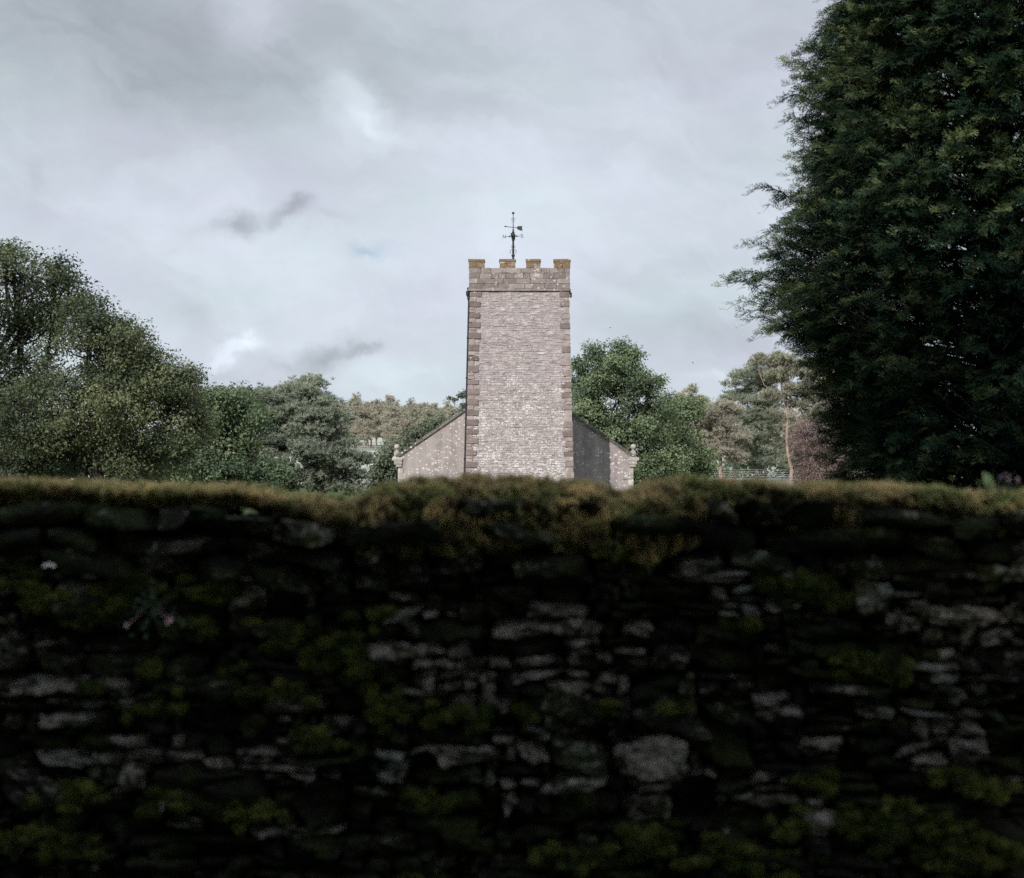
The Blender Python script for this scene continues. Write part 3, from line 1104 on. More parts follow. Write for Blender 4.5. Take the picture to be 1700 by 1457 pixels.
def broadleaf(name, label, Y, lobes, base_px, fork_px, nclump, per, rad, size, mat, bark, tr, seed, group=None, cat='tree',
              tints=(.5, .16), frac=1.0, sub=7, rmin=.5, flat=.6, tintfn=None, twig=.012, nsub=9):
    rg = np.random.default_rng(seed)
    L = px_lobes(Y, lobes)
    fk = P(fork_px[0], fork_px[1], Y + (fork_px[2] if len(fork_px) > 2 else 0))
    bases = []
    for bx in base_px:
        xw = P(bx, 800, Y)[0]
        bases.append((xw, Y, float(ground_z(xw, Y)) - .1))
    root = empty(name, bases[0], label, cat, group)
    SL, own = sublobes(rg, L, nsub)
    p, nr, si = lobe_pts(rg, SL, nclump, rmin)
    idx = own[si]
    gz = ground_z(p[:, 0], p[:, 1])
    k_ = p[:, 2] > gz + .3
    p, nr, idx, si = p[k_], nr[k_], idx[k_], si[k_]
    lt = rg.normal(0, .11, len(SL))
    tint = tints[0] + lt[si] + rg.normal(0, tints[1], len(p))
    if tintfn is not None: tint = tint + tintfn(p)
    mb = MB()
    leaves(mb, rg, p, nr, per, rad, size, np.clip(tint, 0, 1), flat)
    mb.build('crown', mat, root)
    tb = MB()
    skeleton(rg, tb, bases, fk, L, p, idx, tr, sub, twig, frac)
    tb.build('trunk', bark, root)
    return root


def tuft_template(rg, n, ln, wd):
    a = rg.uniform(0, 2 * np.pi, n)
    el = rg.uniform(-.15, 1.45, n)
    d = np.stack([np.cos(a) * np.cos(el), np.sin(a) * np.cos(el), np.sin(el)], 1)
    s = unit(np.cross(d, rg.normal(size=(n, 3))))
    l_ = ln * rg.uniform(.7, 1.15, (n, 1))
    return np.stack([d * .0 - s * wd, d * .0 + s * wd, d * l_ + s * wd * .15, d * l_ - s * wd * .15], 1)[:, [0, 1, 2, 3]]


def tufts(mb, rg, C, scale, tint, T, tilt=.5):
    n = len(C)
    ax = unit(rg.normal(size=(n, 3)) * tilt + [0, 0, 1.0])
    Rm = frame(unit(np.cross(ax, rg.normal(size=(n, 3)))), ax)
    V = np.einsum('nij,mkj->nmki', Rm, T) * scale[:, None, None, None] + C[:, None, None]
    m_ = T.shape[0]
    tt = np.clip(np.repeat(tint, m_) + rg.normal(0, .10, n * m_), 0, 1)
    mb.add(V.reshape(-1, 3), np.arange(n * m_ * 4).reshape(-1, 4), tt)


def pine(name, label, Y, lobes, base_px, fork_px, nclump, per, rad, tl, mat, bark, tr, seed, group=None, tints=(.5, .15), nt=14, sub=6, wd=.018, flat=.5):
    rg = np.random.default_rng(seed)
    L = px_lobes(Y, lobes)
    fk = P(fork_px[0], fork_px[1], Y)
    xw = P(base_px, 800, Y)[0]
    base = (xw, Y, float(ground_z(xw, Y)) - .1)
    root = empty(name, base, label, 'tree', group)
    SL, own = sublobes(rg, L, 8, (.38, .58), .62, .85)
    p, nr, si = lobe_pts(rg, SL, nclump, .45, 1.03, .6)
    k_ = p[:, 2] > ground_z(p[:, 0], p[:, 1]) + .2
    p, nr, si = p[k_], nr[k_], si[k_]
    idx = own[si]
    T = tuft_template(rg, nt, tl, wd)
    n = len(p)
    c = np.repeat(p, per, 0) + rg.normal(size=(n * per, 3)) * rad * [1, 1, flat]
    lt = rg.normal(0, .09, len(SL))
    ti = np.repeat(np.clip(tints[0] + lt[si] + rg.normal(0, tints[1], n), 0, 1), per)
    mb = MB()
    tufts(mb, rg, c, rg.uniform(.7, 1.2, n * per), ti, T)
    mb.build('crown', mat, root)
    tb = MB()
    skeleton(rg, tb, [base], fk, L, p, idx, tr, sub, .014, .6, 6, .012)
    tb.build('trunk', bark, root)
    return root


# ------------------------------------------------------------------ trees of the left side
def sunlit_tint(p):                                   # sunlit side painted into the tint: leaves lighter to the right
    # rises across the row to the right, with random variation
    return np.clip((p[:, 0] + 12.3) * .06, -.08, .14) + wav(p, .5, 3, 2) * .12


broadleaf('broadleaf_tree', 'tallest dark broadleaf tree at the left edge, its crown cut by the frame', 47,
          [(-60, 520, 130, 105, 0, 4.5), (30, 470, 75, 55, 0, 3), (80, 520, 75, 60, 1, 3), (0, 600, 100, 80, -1, 3.5), (-150, 620, 120, 110, 0, 4),
           (-40, 720, 120, 80, 0, 3.5), (90, 450, 35, 28, 0, 1.5), (120, 480, 34, 28, 0, 1.5), (10, 430, 50, 25, 0, 2)],
          [-30], (-20, 690), 2700, 34, .30, .115, M['leaf_olive'], M['bark_dark'], .34, 101, 'broadleaf trees at the left', tints=(.40, .14), tintfn=sunlit_tint, frac=1.0, sub=9)
broadleaf('broadleaf_tree', 'wide spreading broadleaf tree on several dark trunks, second from the left edge', 40,
          [(165, 560, 60, 50, 0, 2.2), (225, 588, 55, 50, 0, 2), (262, 610, 44, 34, 0, 1.8), (305, 640, 32, 34, 0, 1.5), (200, 548, 40, 30, 0, 1.6), (270, 640, 50, 48, 0, 2), (120, 640, 80, 70, 0, 2.6), (190, 680, 90, 70, -.5, 2.8),
           (290, 690, 55, 55, 0, 2), (60, 700, 80, 70, 0, 2.5), (130, 740, 90, 55, .5, 2.6), (250, 745, 80, 50, 0, 2.2), (300, 620, 26, 24, 0, 1),
           (150, 520, 40, 28, 0, 1.4), (320, 660, 24, 30, 0, 1), (20, 770, 60, 50, 0, 2)],
          [133, 150, 165], (150, 735), 3500, 34, .24, .092, M['leaf_olive'], M['bark_dark'], .20, 102, 'broadleaf trees at the left', tints=(.46, .14), tintfn=sunlit_tint, sub=9, rmin=.4)
broadleaf('thicket_tree', 'dense dark green tree between the spreading tree and the rounded pine', 66,
          [(350, 680, 50, 42, 0, 2.5), (395, 690, 45, 45, 0, 2.5), (360, 730, 60, 50, 0, 3), (325, 765, 60, 55, 0, 3), (410, 745, 40, 45, 0, 2), (380, 790, 70, 40, 0, 3), (340, 660, 40, 18, 0, 1.5), (430, 800, 60, 40, 0, 2)],
          [350, 372, 400], (375, 745), 1500, 32, .34, .17, M['leaf_oak'], M['bark_dark'], .12, 103, None, tints=(.34, .15), sub=8)
pine('scots_pine', 'large rounded blue green pine standing left of the church gable', 80,
     [(440, 770, 50, 20, -1.5, 1.6), (510, 752, 46, 18, -1.6, 1.6), (395, 740, 34, 22, -.5, 1.8), (490, 645, 42, 24, 0, 1.8), (485, 662, 55, 22, 0, 2.4), (515, 692, 60, 26, 0, 2.6), (440, 700, 60, 28, 0, 2.6), (535, 665, 30, 16, 0, 1.5), (430, 665, 48, 22, 0, 2), (480, 690, 75, 26, 0, 3), (545, 700, 35, 22, 0, 1.6), (400, 700, 45, 28, 0, 2), (520, 725, 68, 22, 0, 2.5), (440, 735, 60, 24, 0, 2.5),
      (575, 745, 30, 22, 0, 1.5), (420, 765, 45, 18, 0, 2), (550, 770, 48, 26, 0, 2.2), (530, 800, 60, 24, 0, 2.5), (455, 800, 50, 16, 0, 2), (570, 800, 34, 30, 0, 1.6), (600, 760, 14, 20, 0, 1), (385, 660, 26, 16, 0, 1.4)],
     470, (475, 745), 3300, 7, .22, .25, M['needle_pine'], M['bark_dark'], .17, 104, None, nt=13, sub=7, wd=.020)
broadleaf('rounded_bush', 'rounded green tree close against the left end of the church gable', 93,
          [(705, 735, 40, 26, 0, 2.2), (668, 758, 34, 28, 0, 2.2), (645, 785, 30, 28, 0, 2), (738, 715, 30, 22, 0, 2), (700, 780, 60, 36, 0, 3), (625, 808, 22, 24, 0, 1.5), (768, 702, 20, 20, 0, 1.4)],
          [690], (690, 780), 1100, 24, .33, .22, M['leaf_far'], M['bark_grey'], .14, 105, None, tints=(.30, .15))
broadleaf('slender_sapling', 'thin sparse sapling rising just left of the tower wall', 90,
          [(768, 655, 7, 8, 0, .4), (757, 664, 5, 4, 0, .3), (748, 662, 4, 3, 0, .3), (770, 675, 8, 8, 0, .4)],
          [770], (768, 685), 60, 12, .12, .16, M['leaf_far'], M['bark_grey'], .05, 106, None, tints=(.3, .12), sub=3, rmin=.2)

broadleaf('hedgerow_thicket', 'dark thicket of undergrowth low behind the left hand trees', 76,
          [(-60, 770, 90, 50, 0, 3), (60, 775, 80, 45, 0, 3), (160, 780, 70, 45, 0, 3), (250, 775, 70, 45, 0, 3), (330, 785, 70, 40, 0, 3), (420, 800, 60, 30, 0, 3)],
          [200], (200, 790), 1500, 24, .5, .26, M['leaf_shade'], M['bark_dark'], .1, 116, None, cat='bush', tints=(.5, .15))
# ------------------------------------------------------------------ trees right of the church
broadleaf('oak_tree', 'tall leafy green oak rising behind the right side of the tower', 96,
          [(1010, 610, 48, 36, 0, 2.6), (975, 640, 38, 32, 0, 2.2), (1050, 640, 44, 34, 0, 2.4), (990, 590, 22, 20, 0, 1), (1020, 582, 26, 18, 0, 1.2), (1045, 600, 24, 24, 0, 1.2), (1085, 638, 17, 18, 0, 1), (960, 610, 12, 16, 0, 1),
           (1000, 690, 70, 42, 0, 3.2), (1070, 700, 55, 45, 0, 3), (1020, 750, 70, 45, 0, 3), (1080, 770, 60, 45, 0, 3), (965, 690, 40, 40, 0, 2), (1060, 800, 50, 30, 0, 2)],
          [1020], (1015, 745), 2500, 28, .36, .20, M['leaf_oak'], M['bark_dark'], .32, 107, 'broadleaf trees behind the church', tints=(.46, .16), sub=9, rmin=.45)
broadleaf('broadleaf_tree', 'lower bushy green tree to the right of the tall oak', 104,
          [(1130, 690, 38, 30, 0, 2.2), (1155, 680, 16, 18, 0, 1), (1120, 735, 45, 40, 0, 2.4), (1145, 770, 40, 36, 0, 2.4), (1100, 790, 50, 30, 0, 2.4), (1110, 670, 18, 16, 0, 1)],
          [1125], (1125, 760), 1100, 26, .38, .21, M['leaf_oak'], M['bark_dark'], .2, 108, 'broadleaf trees behind the church', tints=(.56, .15))
pine('distant_conifer', 'small pale pointed conifer top showing above the bushy trees', 170,
     [(1149, 652, 9, 12, 0, 1), (1146, 668, 16, 12, 0, 1.4), (1160, 668, 12, 9, 0, 1.2), (1128, 662, 10, 8, 0, 1), (1172, 668, 10, 8, 0, 1), (1150, 690, 30, 16, 0, 2)],
     1149, (1149, 700), 330, 5, .3, .42, M['needle_pale'], M['bark_grey'], .15, 109, None, nt=9, wd=.035, tints=(.55, .12))
pine('scots_pine', 'small pale brownish pine on a straight bare trunk, left of the taller pines', 124,
     [(1180, 690, 28.080000000000002, 20.0, 0, 1.8), (1205, 680, 25.92, 17.5, 0, 1.8), (1190, 715, 43.2, 25.0, 0, 2.4), (1165, 735, 30.240000000000002, 20.0, 0, 2), (1215, 725, 30.240000000000002, 22.5, 0, 2), (1190, 750, 36.72, 16.2, 0, 2), (1172, 768, 28.080000000000002, 11.2, 0, 1.6), (1222, 762, 21.6, 12.5, 0, 1.4)],
     1197, (1195, 735), 1400, 6, .24, .28, M['needle_brown'], M['bark_pine'], .19, 110, 'pines right of the church', nt=10, wd=.024, tints=(.5, .13))
pine('scots_pine', 'layered grey green pine left of the tall orange trunk', 132,
     [(1262, 612, 25.92, 16.8, 0, 1.8), (1235, 632, 32.400000000000006, 18.2, 0, 2), (1270, 640, 32.400000000000006, 18.2, 0, 2.2), (1225, 655, 28.080000000000002, 14.0, 0, 2), (1262, 668, 38.88, 18.2, 0, 2.4), (1240, 690, 41.040000000000006, 16.8, 0, 2.4), (1272, 705, 30.240000000000002, 16.8, 0, 2), (1250, 722, 38.88, 16.8, 0, 2.4), (1242, 745, 41.040000000000006, 16.8, 0, 2.4), (1275, 745, 25.92, 16.8, 0, 2), (1255, 770, 47.52, 16.8, 0, 2.6), (1290, 775, 43.2, 16.8, 0, 2.6)],
     1258, (1256, 700), 2200, 6, .24, .28, M['needle_pine'], M['bark_pine'], .2, 111, 'pines right of the church', nt=11, wd=.024, tints=(.56, .14))
pine('scots_pine', 'tallest pine with a bare orange pink trunk beside the dark conifer', 128,
     [(1290, 602, 38.88, 16.2, 0, 2), (1330, 608, 36.72, 17.6, 0, 2.2), (1365, 625, 34.56, 20.2, 0, 2.2), (1310, 625, 43.2, 18.9, 0, 2.4), (1345, 650, 43.2, 20.2, 0, 2.6), (1385, 655, 32.400000000000006, 27.0, 0, 2.2), (1330, 672, 21.6, 10.8, 0, 1.4), (1370, 685, 36.72, 21.6, 0, 2.4), (1395, 700, 32.400000000000006, 29.7, 0, 2.4), (1255, 600, 12.96, 13.5, 0, 1), (1318, 650, 23.76, 13.5, -1, 1.4), (1345, 712, 28.080000000000002, 12.2, 0, 1.8), (1285, 660, 19.44, 12.2, 0, 1.4), (1335, 738, 28.080000000000002, 10.8, 0, 1.8), (1285, 690, 15.120000000000001, 9.5, 0, 1.4)],
     1313, (1303, 655), 2200, 6, .24, .28, M['needle_pale'], M['bark_pine'], .15, 112, 'pines right of the church', nt=11, wd=.024, tints=(.5, .14))
pine('scots_pine', 'dense pale pine half hidden behind the bare orange trunk', 150,
     [(1310, 690, 36.72, 20.8, 0, 2.4), (1350, 680, 43.2, 23.4, 0, 2.6), (1295, 720, 36.72, 20.8, 0, 2.4), (1340, 725, 43.2, 23.4, 0, 2.6), (1390, 730, 43.2, 33.8, 0, 2.6), (1310, 752, 43.2, 23.4, 0, 2.6), (1215, 745, 36.72, 23.4, 0, 2.6), (1360, 765, 43.2, 23.4, 0, 2.6), (1200, 700, 25.92, 20.8, 0, 2)],
     1330, (1325, 715), 1300, 5, .26, .34, M['needle_pale'], M['bark_pine'], .2, 115, 'pines right of the church', nt=10, wd=.028, tints=(.42, .14))
# low growth behind the fence closes the view under the pines
broadleaf('hedge_bush', 'low dull green bush under the pines behind the wire fence', 140,
          [(1180, 790, 60, 22, 0, 3), (1260, 792, 60, 22, 0, 3), (1330, 785, 60, 30, 0, 3), (1390, 780, 40, 40, 0, 3)],
          [1250], (1250, 800), 500, 22, .5, .34, M['leaf_far'], M['bark_grey'], .1, 113, None, cat='bush', tints=(.35, .15))

# reddish twiggy bush
rg = np.random.default_rng(77)
bY = 112
bx_ = P(1360, 800, bY)[0]
bz0 = float(ground_z(bx_, bY))
root = empty('bare_bush', (bx_, bY, bz0), 'reddish brown twiggy bush at the foot of the dark conifer', 'bush')
L = px_lobes(bY, [(1350, 735, 36, 34, 0, 2), (1362, 770, 42, 40, 0, 2.2), (1385, 755, 28, 36, 0, 1.8), (1345, 715, 20, 16, 0, 1), (1370, 800, 44, 30, 0, 2)])
p, nr, idx = lobe_pts(rg, L, 1300, .3, 1.05)
kk = p[:, 2] > bz0 + .1
p, nr = p[kk], nr[kk]
tb = MB()
st = np.array([[bx_, bY, bz0]]) + rg.normal(size=(len(p), 3)) * [1.0, .8, .5]
m1 = st + (p - st) * .5 + rg.normal(size=(len(p), 3)) * .25
m2 = st + (p - st) * .8 + rg.normal(size=(len(p), 3)) * .2
tt_ = rg.uniform(.3, 1, len(p))
sticks(tb, st, m1, .02, .016, 3, np.repeat(tt_, 3)); sticks(tb, m1, m2, .016, .012, 3, np.repeat(tt_, 3)); sticks(tb, m2, p, .012, .006, 3, np.repeat(tt_, 3))
for k_ in range(7):
    e = p + rg.normal(size=p.shape) * [.45, .35, .32]
    sticks(tb, p + rg.normal(size=p.shape) * [.4, .3, .3], e, .013, .008, 3, np.repeat(rg.random(len(p)), 3))
tb.build('branches', M['twig_red'], root)
lb = MB()
leaves(lb, rg, p, nr, 3, .2, .12, rg.uniform(0, .5, len(p)))
lb.build('leaf_spray', M['twig_red'], root)

# wire fence at the field edge
fY = 119.0
fx0, fx1 = P(1120, 790, fY)[0], P(1420, 790, fY)[0]
fz = lambda x_: float(ground_z(x_, fY))
fence = empty('wire_fence', ((fx0 + fx1) / 2, fY, fz((fx0 + fx1) / 2)), 'pale wire fence running below the pines to the right of the church', 'fence')
M['wire'], t = new_mat('wire')
t.out(t.principled(t.ramp(t.noise(t.coord(), 3), (0.3, (.42, .43, .43)), (0.7, (.58, .58, .56))), 0.5, 0.4))
zt_ = P(1250, 778, fY)[2]
for k_ in range(5):
    wb = MB()
    n_ = 24
    xs_ = np.linspace(fx0, fx1, n_)
    zz_ = zt_ - k_ * .20 + .02 * np.sin(xs_ * 2.1) + (xs_ - fx0) * -.012
    tube(wb, np.stack([xs_, np.full(n_, fY), zz_], 1), .008, 4)
    wb.build('wire', M['wire'], fence)
for i, x_ in enumerate(np.linspace(fx0, fx1, 7)):
    pb = MB()
    box(pb, x_ - .035, x_ + .035, fY - .06, fY + .04 - .012, fz(x_) - .2, zt_ - (x_ - fx0) * .012 + .08, .5)
    pb.build('post', M['bark_grey'], fence)

# ------------------------------------------------------------------ far pine wood: three kinds of tree, copied
rg = np.random.default_rng(500)


def wood_proto(seed, mat, hgt):
    rg = np.random.default_rng(seed)
    root = empty('far_pine', (0, 0, 0), 'brownish sunlit pine in the distant wood left of the tower', 'tree', 'distant pines left of the tower')
    mb, tb = MB(), MB()
    nl = 9
    L = []
    for i in range(nl):
        f_ = i / (nl - 1)
        z = hgt * (.42 + .55 * f_)
        r = hgt * (.20 * (1 - f_) ** .7 + .05)
        a = rg.uniform(0, 6.28)
        L.append((math.cos(a) * r * .5, math.sin(a) * r * .5, z, r * rg.uniform(.7, 1), r * rg.uniform(.7, 1), hgt * .065))
    L = np.array(L)
    p, nr, idx = lobe_pts(rg, L, 330, .5, 1.05, .3)
    T = tuft_template(rg, 8, .62, .07)
    c = np.repeat(p, 3, 0) + rg.normal(size=(len(p) * 3, 3)) * [.35, .35, .2]
    tufts(mb, rg, c, rg.uniform(.7, 1.2, len(c)), np.repeat(np.clip(rg.normal(.5, .17, len(p)), 0, 1), 3), T)
    tube(tb, limb(rg, (0, 0, -.5), (0, 0, hgt * .95), 7, .01), np.linspace(hgt * .018, .03, 7), 6)
    for j in range(nl):
        sticks(tb, [(0, 0, L[j, 2] - .5)], [L[j, :3] + (L[j, :3] * [1, 1, 0]) * .6], .08, .03, 4)
    mb.build('crown', mat, root)
    tb.build('trunk', M['bark_pine'], root)
    return root


def copy_tree(o):
    c = o.copy()
    COL.objects.link(c)
    for ch in list(o.children):
        d = ch.copy()
        COL.objects.link(d)
        d.parent = c
    return c


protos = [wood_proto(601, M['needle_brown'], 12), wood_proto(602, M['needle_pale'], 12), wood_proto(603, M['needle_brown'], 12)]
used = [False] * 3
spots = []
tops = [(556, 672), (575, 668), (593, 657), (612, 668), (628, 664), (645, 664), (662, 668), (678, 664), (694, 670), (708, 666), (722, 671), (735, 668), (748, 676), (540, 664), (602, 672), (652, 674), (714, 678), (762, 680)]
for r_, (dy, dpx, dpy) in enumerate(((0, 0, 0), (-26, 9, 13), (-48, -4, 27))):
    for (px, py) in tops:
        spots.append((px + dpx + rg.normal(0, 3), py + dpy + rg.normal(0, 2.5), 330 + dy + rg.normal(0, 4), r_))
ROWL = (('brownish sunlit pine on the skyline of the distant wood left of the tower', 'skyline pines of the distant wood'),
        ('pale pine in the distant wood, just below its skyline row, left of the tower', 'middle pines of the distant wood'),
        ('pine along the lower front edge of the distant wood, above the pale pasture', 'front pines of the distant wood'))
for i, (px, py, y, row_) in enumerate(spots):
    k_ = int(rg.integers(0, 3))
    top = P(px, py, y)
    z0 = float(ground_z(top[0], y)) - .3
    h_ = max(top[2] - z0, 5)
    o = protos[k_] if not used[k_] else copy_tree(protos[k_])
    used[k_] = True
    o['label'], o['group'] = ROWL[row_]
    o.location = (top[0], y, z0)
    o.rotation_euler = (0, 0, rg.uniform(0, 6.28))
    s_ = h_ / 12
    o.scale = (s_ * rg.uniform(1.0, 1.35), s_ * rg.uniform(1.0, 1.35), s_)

pr = wood_proto(640, M['needle_pale'], 12)
pr['label'] = 'pale pine in the distant row right of the church'
pr['group'] = 'distant pines right of the church'
first = True
for i in range(26):
    px, py, y = 1090 + i * 12.5 + rg.normal(0, 3), 684 + rg.normal(0, 4) + (14 if i % 2 else 0), 300 + rg.normal(0, 8) - (18 if i % 2 else 0)
    o = pr if first else copy_tree(pr)
    first = False
    top = P(px, py, y)
    z0 = float(ground_z(top[0], y)) - .3
    s_ = (top[2] - z0) / 12
    o.location = (top[0], y, z0); o.scale = (s_ * 1.2, s_ * 1.2, s_); o.rotation_euler = (0, 0, rg.uniform(0, 6))

# bluish hill wood in the gap right of the rounded pine
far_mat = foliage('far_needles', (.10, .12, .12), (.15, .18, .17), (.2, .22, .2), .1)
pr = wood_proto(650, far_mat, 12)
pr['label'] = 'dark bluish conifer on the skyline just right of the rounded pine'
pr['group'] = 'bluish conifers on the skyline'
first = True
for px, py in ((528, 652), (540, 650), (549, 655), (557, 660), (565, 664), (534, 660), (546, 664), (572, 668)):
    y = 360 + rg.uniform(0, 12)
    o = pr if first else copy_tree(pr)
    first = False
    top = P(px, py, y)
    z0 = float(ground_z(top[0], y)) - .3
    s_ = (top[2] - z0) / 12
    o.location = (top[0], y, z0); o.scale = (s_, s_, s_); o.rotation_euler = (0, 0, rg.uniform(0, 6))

# ------------------------------------------------------------------ big dark cypress on the right
rg = np.random.default_rng(900)
CY = 22.0
cxw = P(1660, 800, CY)[0]
cyp = empty('cypress_tree', (cxw, CY, 0), 'huge dark green feathery cypress filling the right side', 'tree')
kz = CY / F
prof_px = [(-620, 4), (-420, 95), (-250, 160), (-120, 210), (0, 248), (60, 266), (95, 276), (130, 290), (165, 282), (200, 292), (240, 312), (290, 335), (325, 338), (350, 335), (385, 372), (420, 368), (450, 385), (480, 388), (540, 368), (590, 306), (640, 262), (700, 250), (760, 252), (830, 244), (960, 208)]
pz = np.array([P(850, a, CY)[2] for a, b in prof_px])[::-1]
pr_ = np.array([b * kz for a, b in prof_px])[::-1]


def crad(z, a):
    """radius by height and angle (angle measured from -x, the side seen at the left)"""
    base_r = np.interp(z, pz, pr_)
    gen_r = np.interp(z, [0, 1, 3, 6, 9, 14, 17], [2.6, 3.0, 3.4, 3.4, 3.0, 1.2, .1])
    w = np.exp(-(np.minimum(np.abs(a), 2 * np.pi - np.abs(a)) / .75) ** 2)
    return base_r * w + gen_r * (1 - w) + .22 * np.sin(a * 5 + z * 1.7) + .15 * np.sin(a * 9 - z * 3.1)


# spray templates: short bushy feathery sprays along +x, not flat
def frond(rgf, ns=4):
    Q = []

    def rh(a, d, L_, w_):
        n_ = unit(np.cross(d, [0.15, .2, 1.]))
        Q.append([a, a + d * L_ * .4 + n_ * w_, a + d * L_, a + d * L_ * .4 - n_ * w_])
    rh(np.zeros(3), np.array([1., 0, -.1]), 1.0, .022)
    for i in range(ns):
        f_ = .08 + .84 * i / (ns - 1)
        for s_ in (-1, 1):
            L_ = (.46 * (1 - f_) ** .6 + .14) * rgf.uniform(.7, 1.25)
            ff = f_ + rgf.uniform(-.05, .05)
            a0 = np.array([ff, 0, -.12 * ff * ff])
            an = R(rgf.uniform(24, 50))
            d_ = unit(np.array([math.cos(an), s_ * math.sin(an), rgf.uniform(-.45, .35)]))
            rh(a0, d_, L_, .034)
            for g_ in (.4, .7)[:(2 if L_ > .34 else 1)]:
                an2 = an + rgf.choice((-1, 1)) * R(30)
                d2_ = unit(np.array([math.cos(an2), s_ * math.sin(an2), rgf.uniform(-.5, .3)]))
                rh(a0 + d_ * L_ * g_, d2_, L_ * .5, .028)
    Q = np.array(Q)
    Q[..., 2] -= .22 * Q[..., 0] ** 2
    return Q


rgf = np.random.default_rng(5)
FTS = [frond(rgf) for _ in range(5)]
nq_ = min(len(f) for f in FTS)
FTS = np.stack([f[:nq_] for f in FTS])
nb_f, nb_b = 3200, 900
ang = np.concatenate([rg.uniform(-1.15, 2.75, nb_f), rg.uniform(-3.14, 3.14, nb_b)])   # -x is 0, turning towards the camera is positive
zb_ = np.concatenate([rg.uniform(.2, 10.2, nb_f), rg.uniform(.3, 16.5, nb_b)])
extra = rg.uniform(-1.3, 1.6, 420)
ang = np.concatenate([ang, extra]); zb_ = np.concatenate([zb_, rg.uniform(1.5, 10.2, 420)])
rr = crad(zb_, ang)
nbg = len(ang)
spk = (np.abs(ang) < .9) & (rg.random(nbg) < .18)
uf = 1 - .42 * rg.random(nbg) ** 1.6
uf[spk] = rg.uniform(1.0, 1.10, spk.sum())
uf[rg.random(nbg) < .16] += .07
uf[rg.random(nbg) < .05] += .07
dirh = np.stack([-np.cos(ang), -np.sin(ang), np.zeros(nbg)], 1)
tipr = rr * uf
lump = wav(np.stack([np.cos(ang) * 3, np.sin(ang) * 3, zb_], 1), .75, 31, 2)
tipr = tipr + .24 * lump * np.clip(rr / 3, .2, 1)
blen = rg.uniform(.8, 1.5, nbg) * np.clip(rr / 3, .3, 1.1)
tip = np.array([cxw, CY, 0]) + dirh * tipr[:, None] + np.array([0, 0, 1.]) * zb_[:, None]
side = np.stack([dirh[:, 1], -dirh[:, 0], np.zeros(nbg)], 1)
st_ = tip - dirh * blen[:, None] * .93 + side * rg.normal(0, .30, (nbg, 1)) + np.array([0, 0, 1.]) * rg.uniform(-.62, -.02, (nbg, 1)) * blen[:, None]
nseg = 9
mb, tb = MB(), MB()
prev = None
Cs, Ds, Us, Ls, Ts = [], [], [], [], []
bt = rg.normal(.34, .15, nbg) + np.where(uf > .93, .12, -.20 * (1 - uf) / .4) + .16 * lump  # inner boughs tinted darker as if shaded, outer ones lighter
for s_i in range(nseg + 1):
    f_ = s_i / nseg
    pt = st_ + (tip - st_) * f_ + np.array([0, 0, 1.]) * (np.sin(f_ * math.pi * .8) * .16 - .03 * f_ ** 3)[..., None] * blen[:, None] if False else \
        st_ + (tip - st_) * f_ + np.array([[0, 0, 1.]]) * (math.sin(f_ * math.pi * .85) * .20 - .16 * f_ ** 5) * blen[:, None]
    if prev is not None:
        sticks(tb, prev, pt, .011 * (1 - f_ * .8) + .002, .011 * (1 - f_ * .8), 3)
    if s_i >= 2:
        for sg in (-1, 1, 0):
            if s_i == nseg and sg != 0: continue
            an = R(rg.uniform(14, 36)) * sg
            d_ = unit(tip - st_)
            sd_ = side
            dd = d_ * math.cos(an) + sd_ * math.sin(an) + rg.normal(0, .17, (nbg, 3)) + [0, 0, .12 if sg == 0 else -.20]
            Cs.append(pt); Ds.append(unit(dd)); Us.append(unit(np.array([[0, 0, 1.]]) + rg.normal(0, .60, (nbg, 3)) + side * sg * -.45))
            Ls.append(rg.uniform(.15, .29, nbg) * (1.30 - .65 * s_i / nseg)); Ts.append(bt + rg.normal(0, .10, nbg) + .05 * (s_i - 6) + (.14 if sg == 0 else -.04))  # highlights painted into the tint: top sprays and bough tips lighter
    prev = pt
Cs, Ds, Us, Ls, Ts = map(np.concatenate, (Cs, Ds, Us, Ls, Ts))
Rm = frame(Ds, Us)
V = np.einsum('nij,nmkj->nmki', Rm, FTS[rg.integers(0, 5, len(Cs))]) * Ls[:, None, None, None] + Cs[:, None, None]
mf = nq_
mb.add(V.reshape(-1, 3), np.arange(len(Cs) * mf * 4).reshape(-1, 4), np.clip(np.repeat(Ts, mf) + rg.normal(0, .05, len(Cs) * mf), 0, 1))
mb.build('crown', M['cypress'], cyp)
tube(tb, [(cxw, CY, -.1), (cxw + .1, CY, 4), (cxw, CY, 9), (cxw, CY, 16)], [.42, .34, .22, .04], 12)
sel = rg.random(nbg) < .2
c0 = np.stack([np.full(nbg, cxw), np.full(nbg, CY), np.maximum(zb_ - rg.uniform(.3, 1.5, nbg), .2)], 1)
sticks(tb, c0[sel], st_[sel], .03, .012, 4)
tb.build('trunk', M['bark_dark'], cyp)
print('cypress quads', len(Cs) * mf)

# ------------------------------------------------------------------ foreground dry stone wall
WY = 4.9
rg = np.random.default_rng(7)
prof_top = np.array([(-1400, 800), (-700, 796), (0, 797), (60, 799), (200, 805), (400, 808), (470, 822), (520, 829), (585, 829), (620, 810), (700, 794), (780, 790), (850, 790), (950, 797), (1000, 807), (1025, 818), (1050, 815), (1080, 801),
                     (1130, 794), (1250, 799), (1330, 804), (1400, 805), (1480, 806), (1560, 810), (1620, 819), (1700, 818), (2400, 810), (3100, 815)], float)
tx_ = np.array([P(a, 800, WY)[0] for a, b in prof_top])
tz_ = np.array([P(850, b + 8, WY)[2] for a, b in prof_top])


def wall_top(x): return np.interp(x, tx_, tz_)


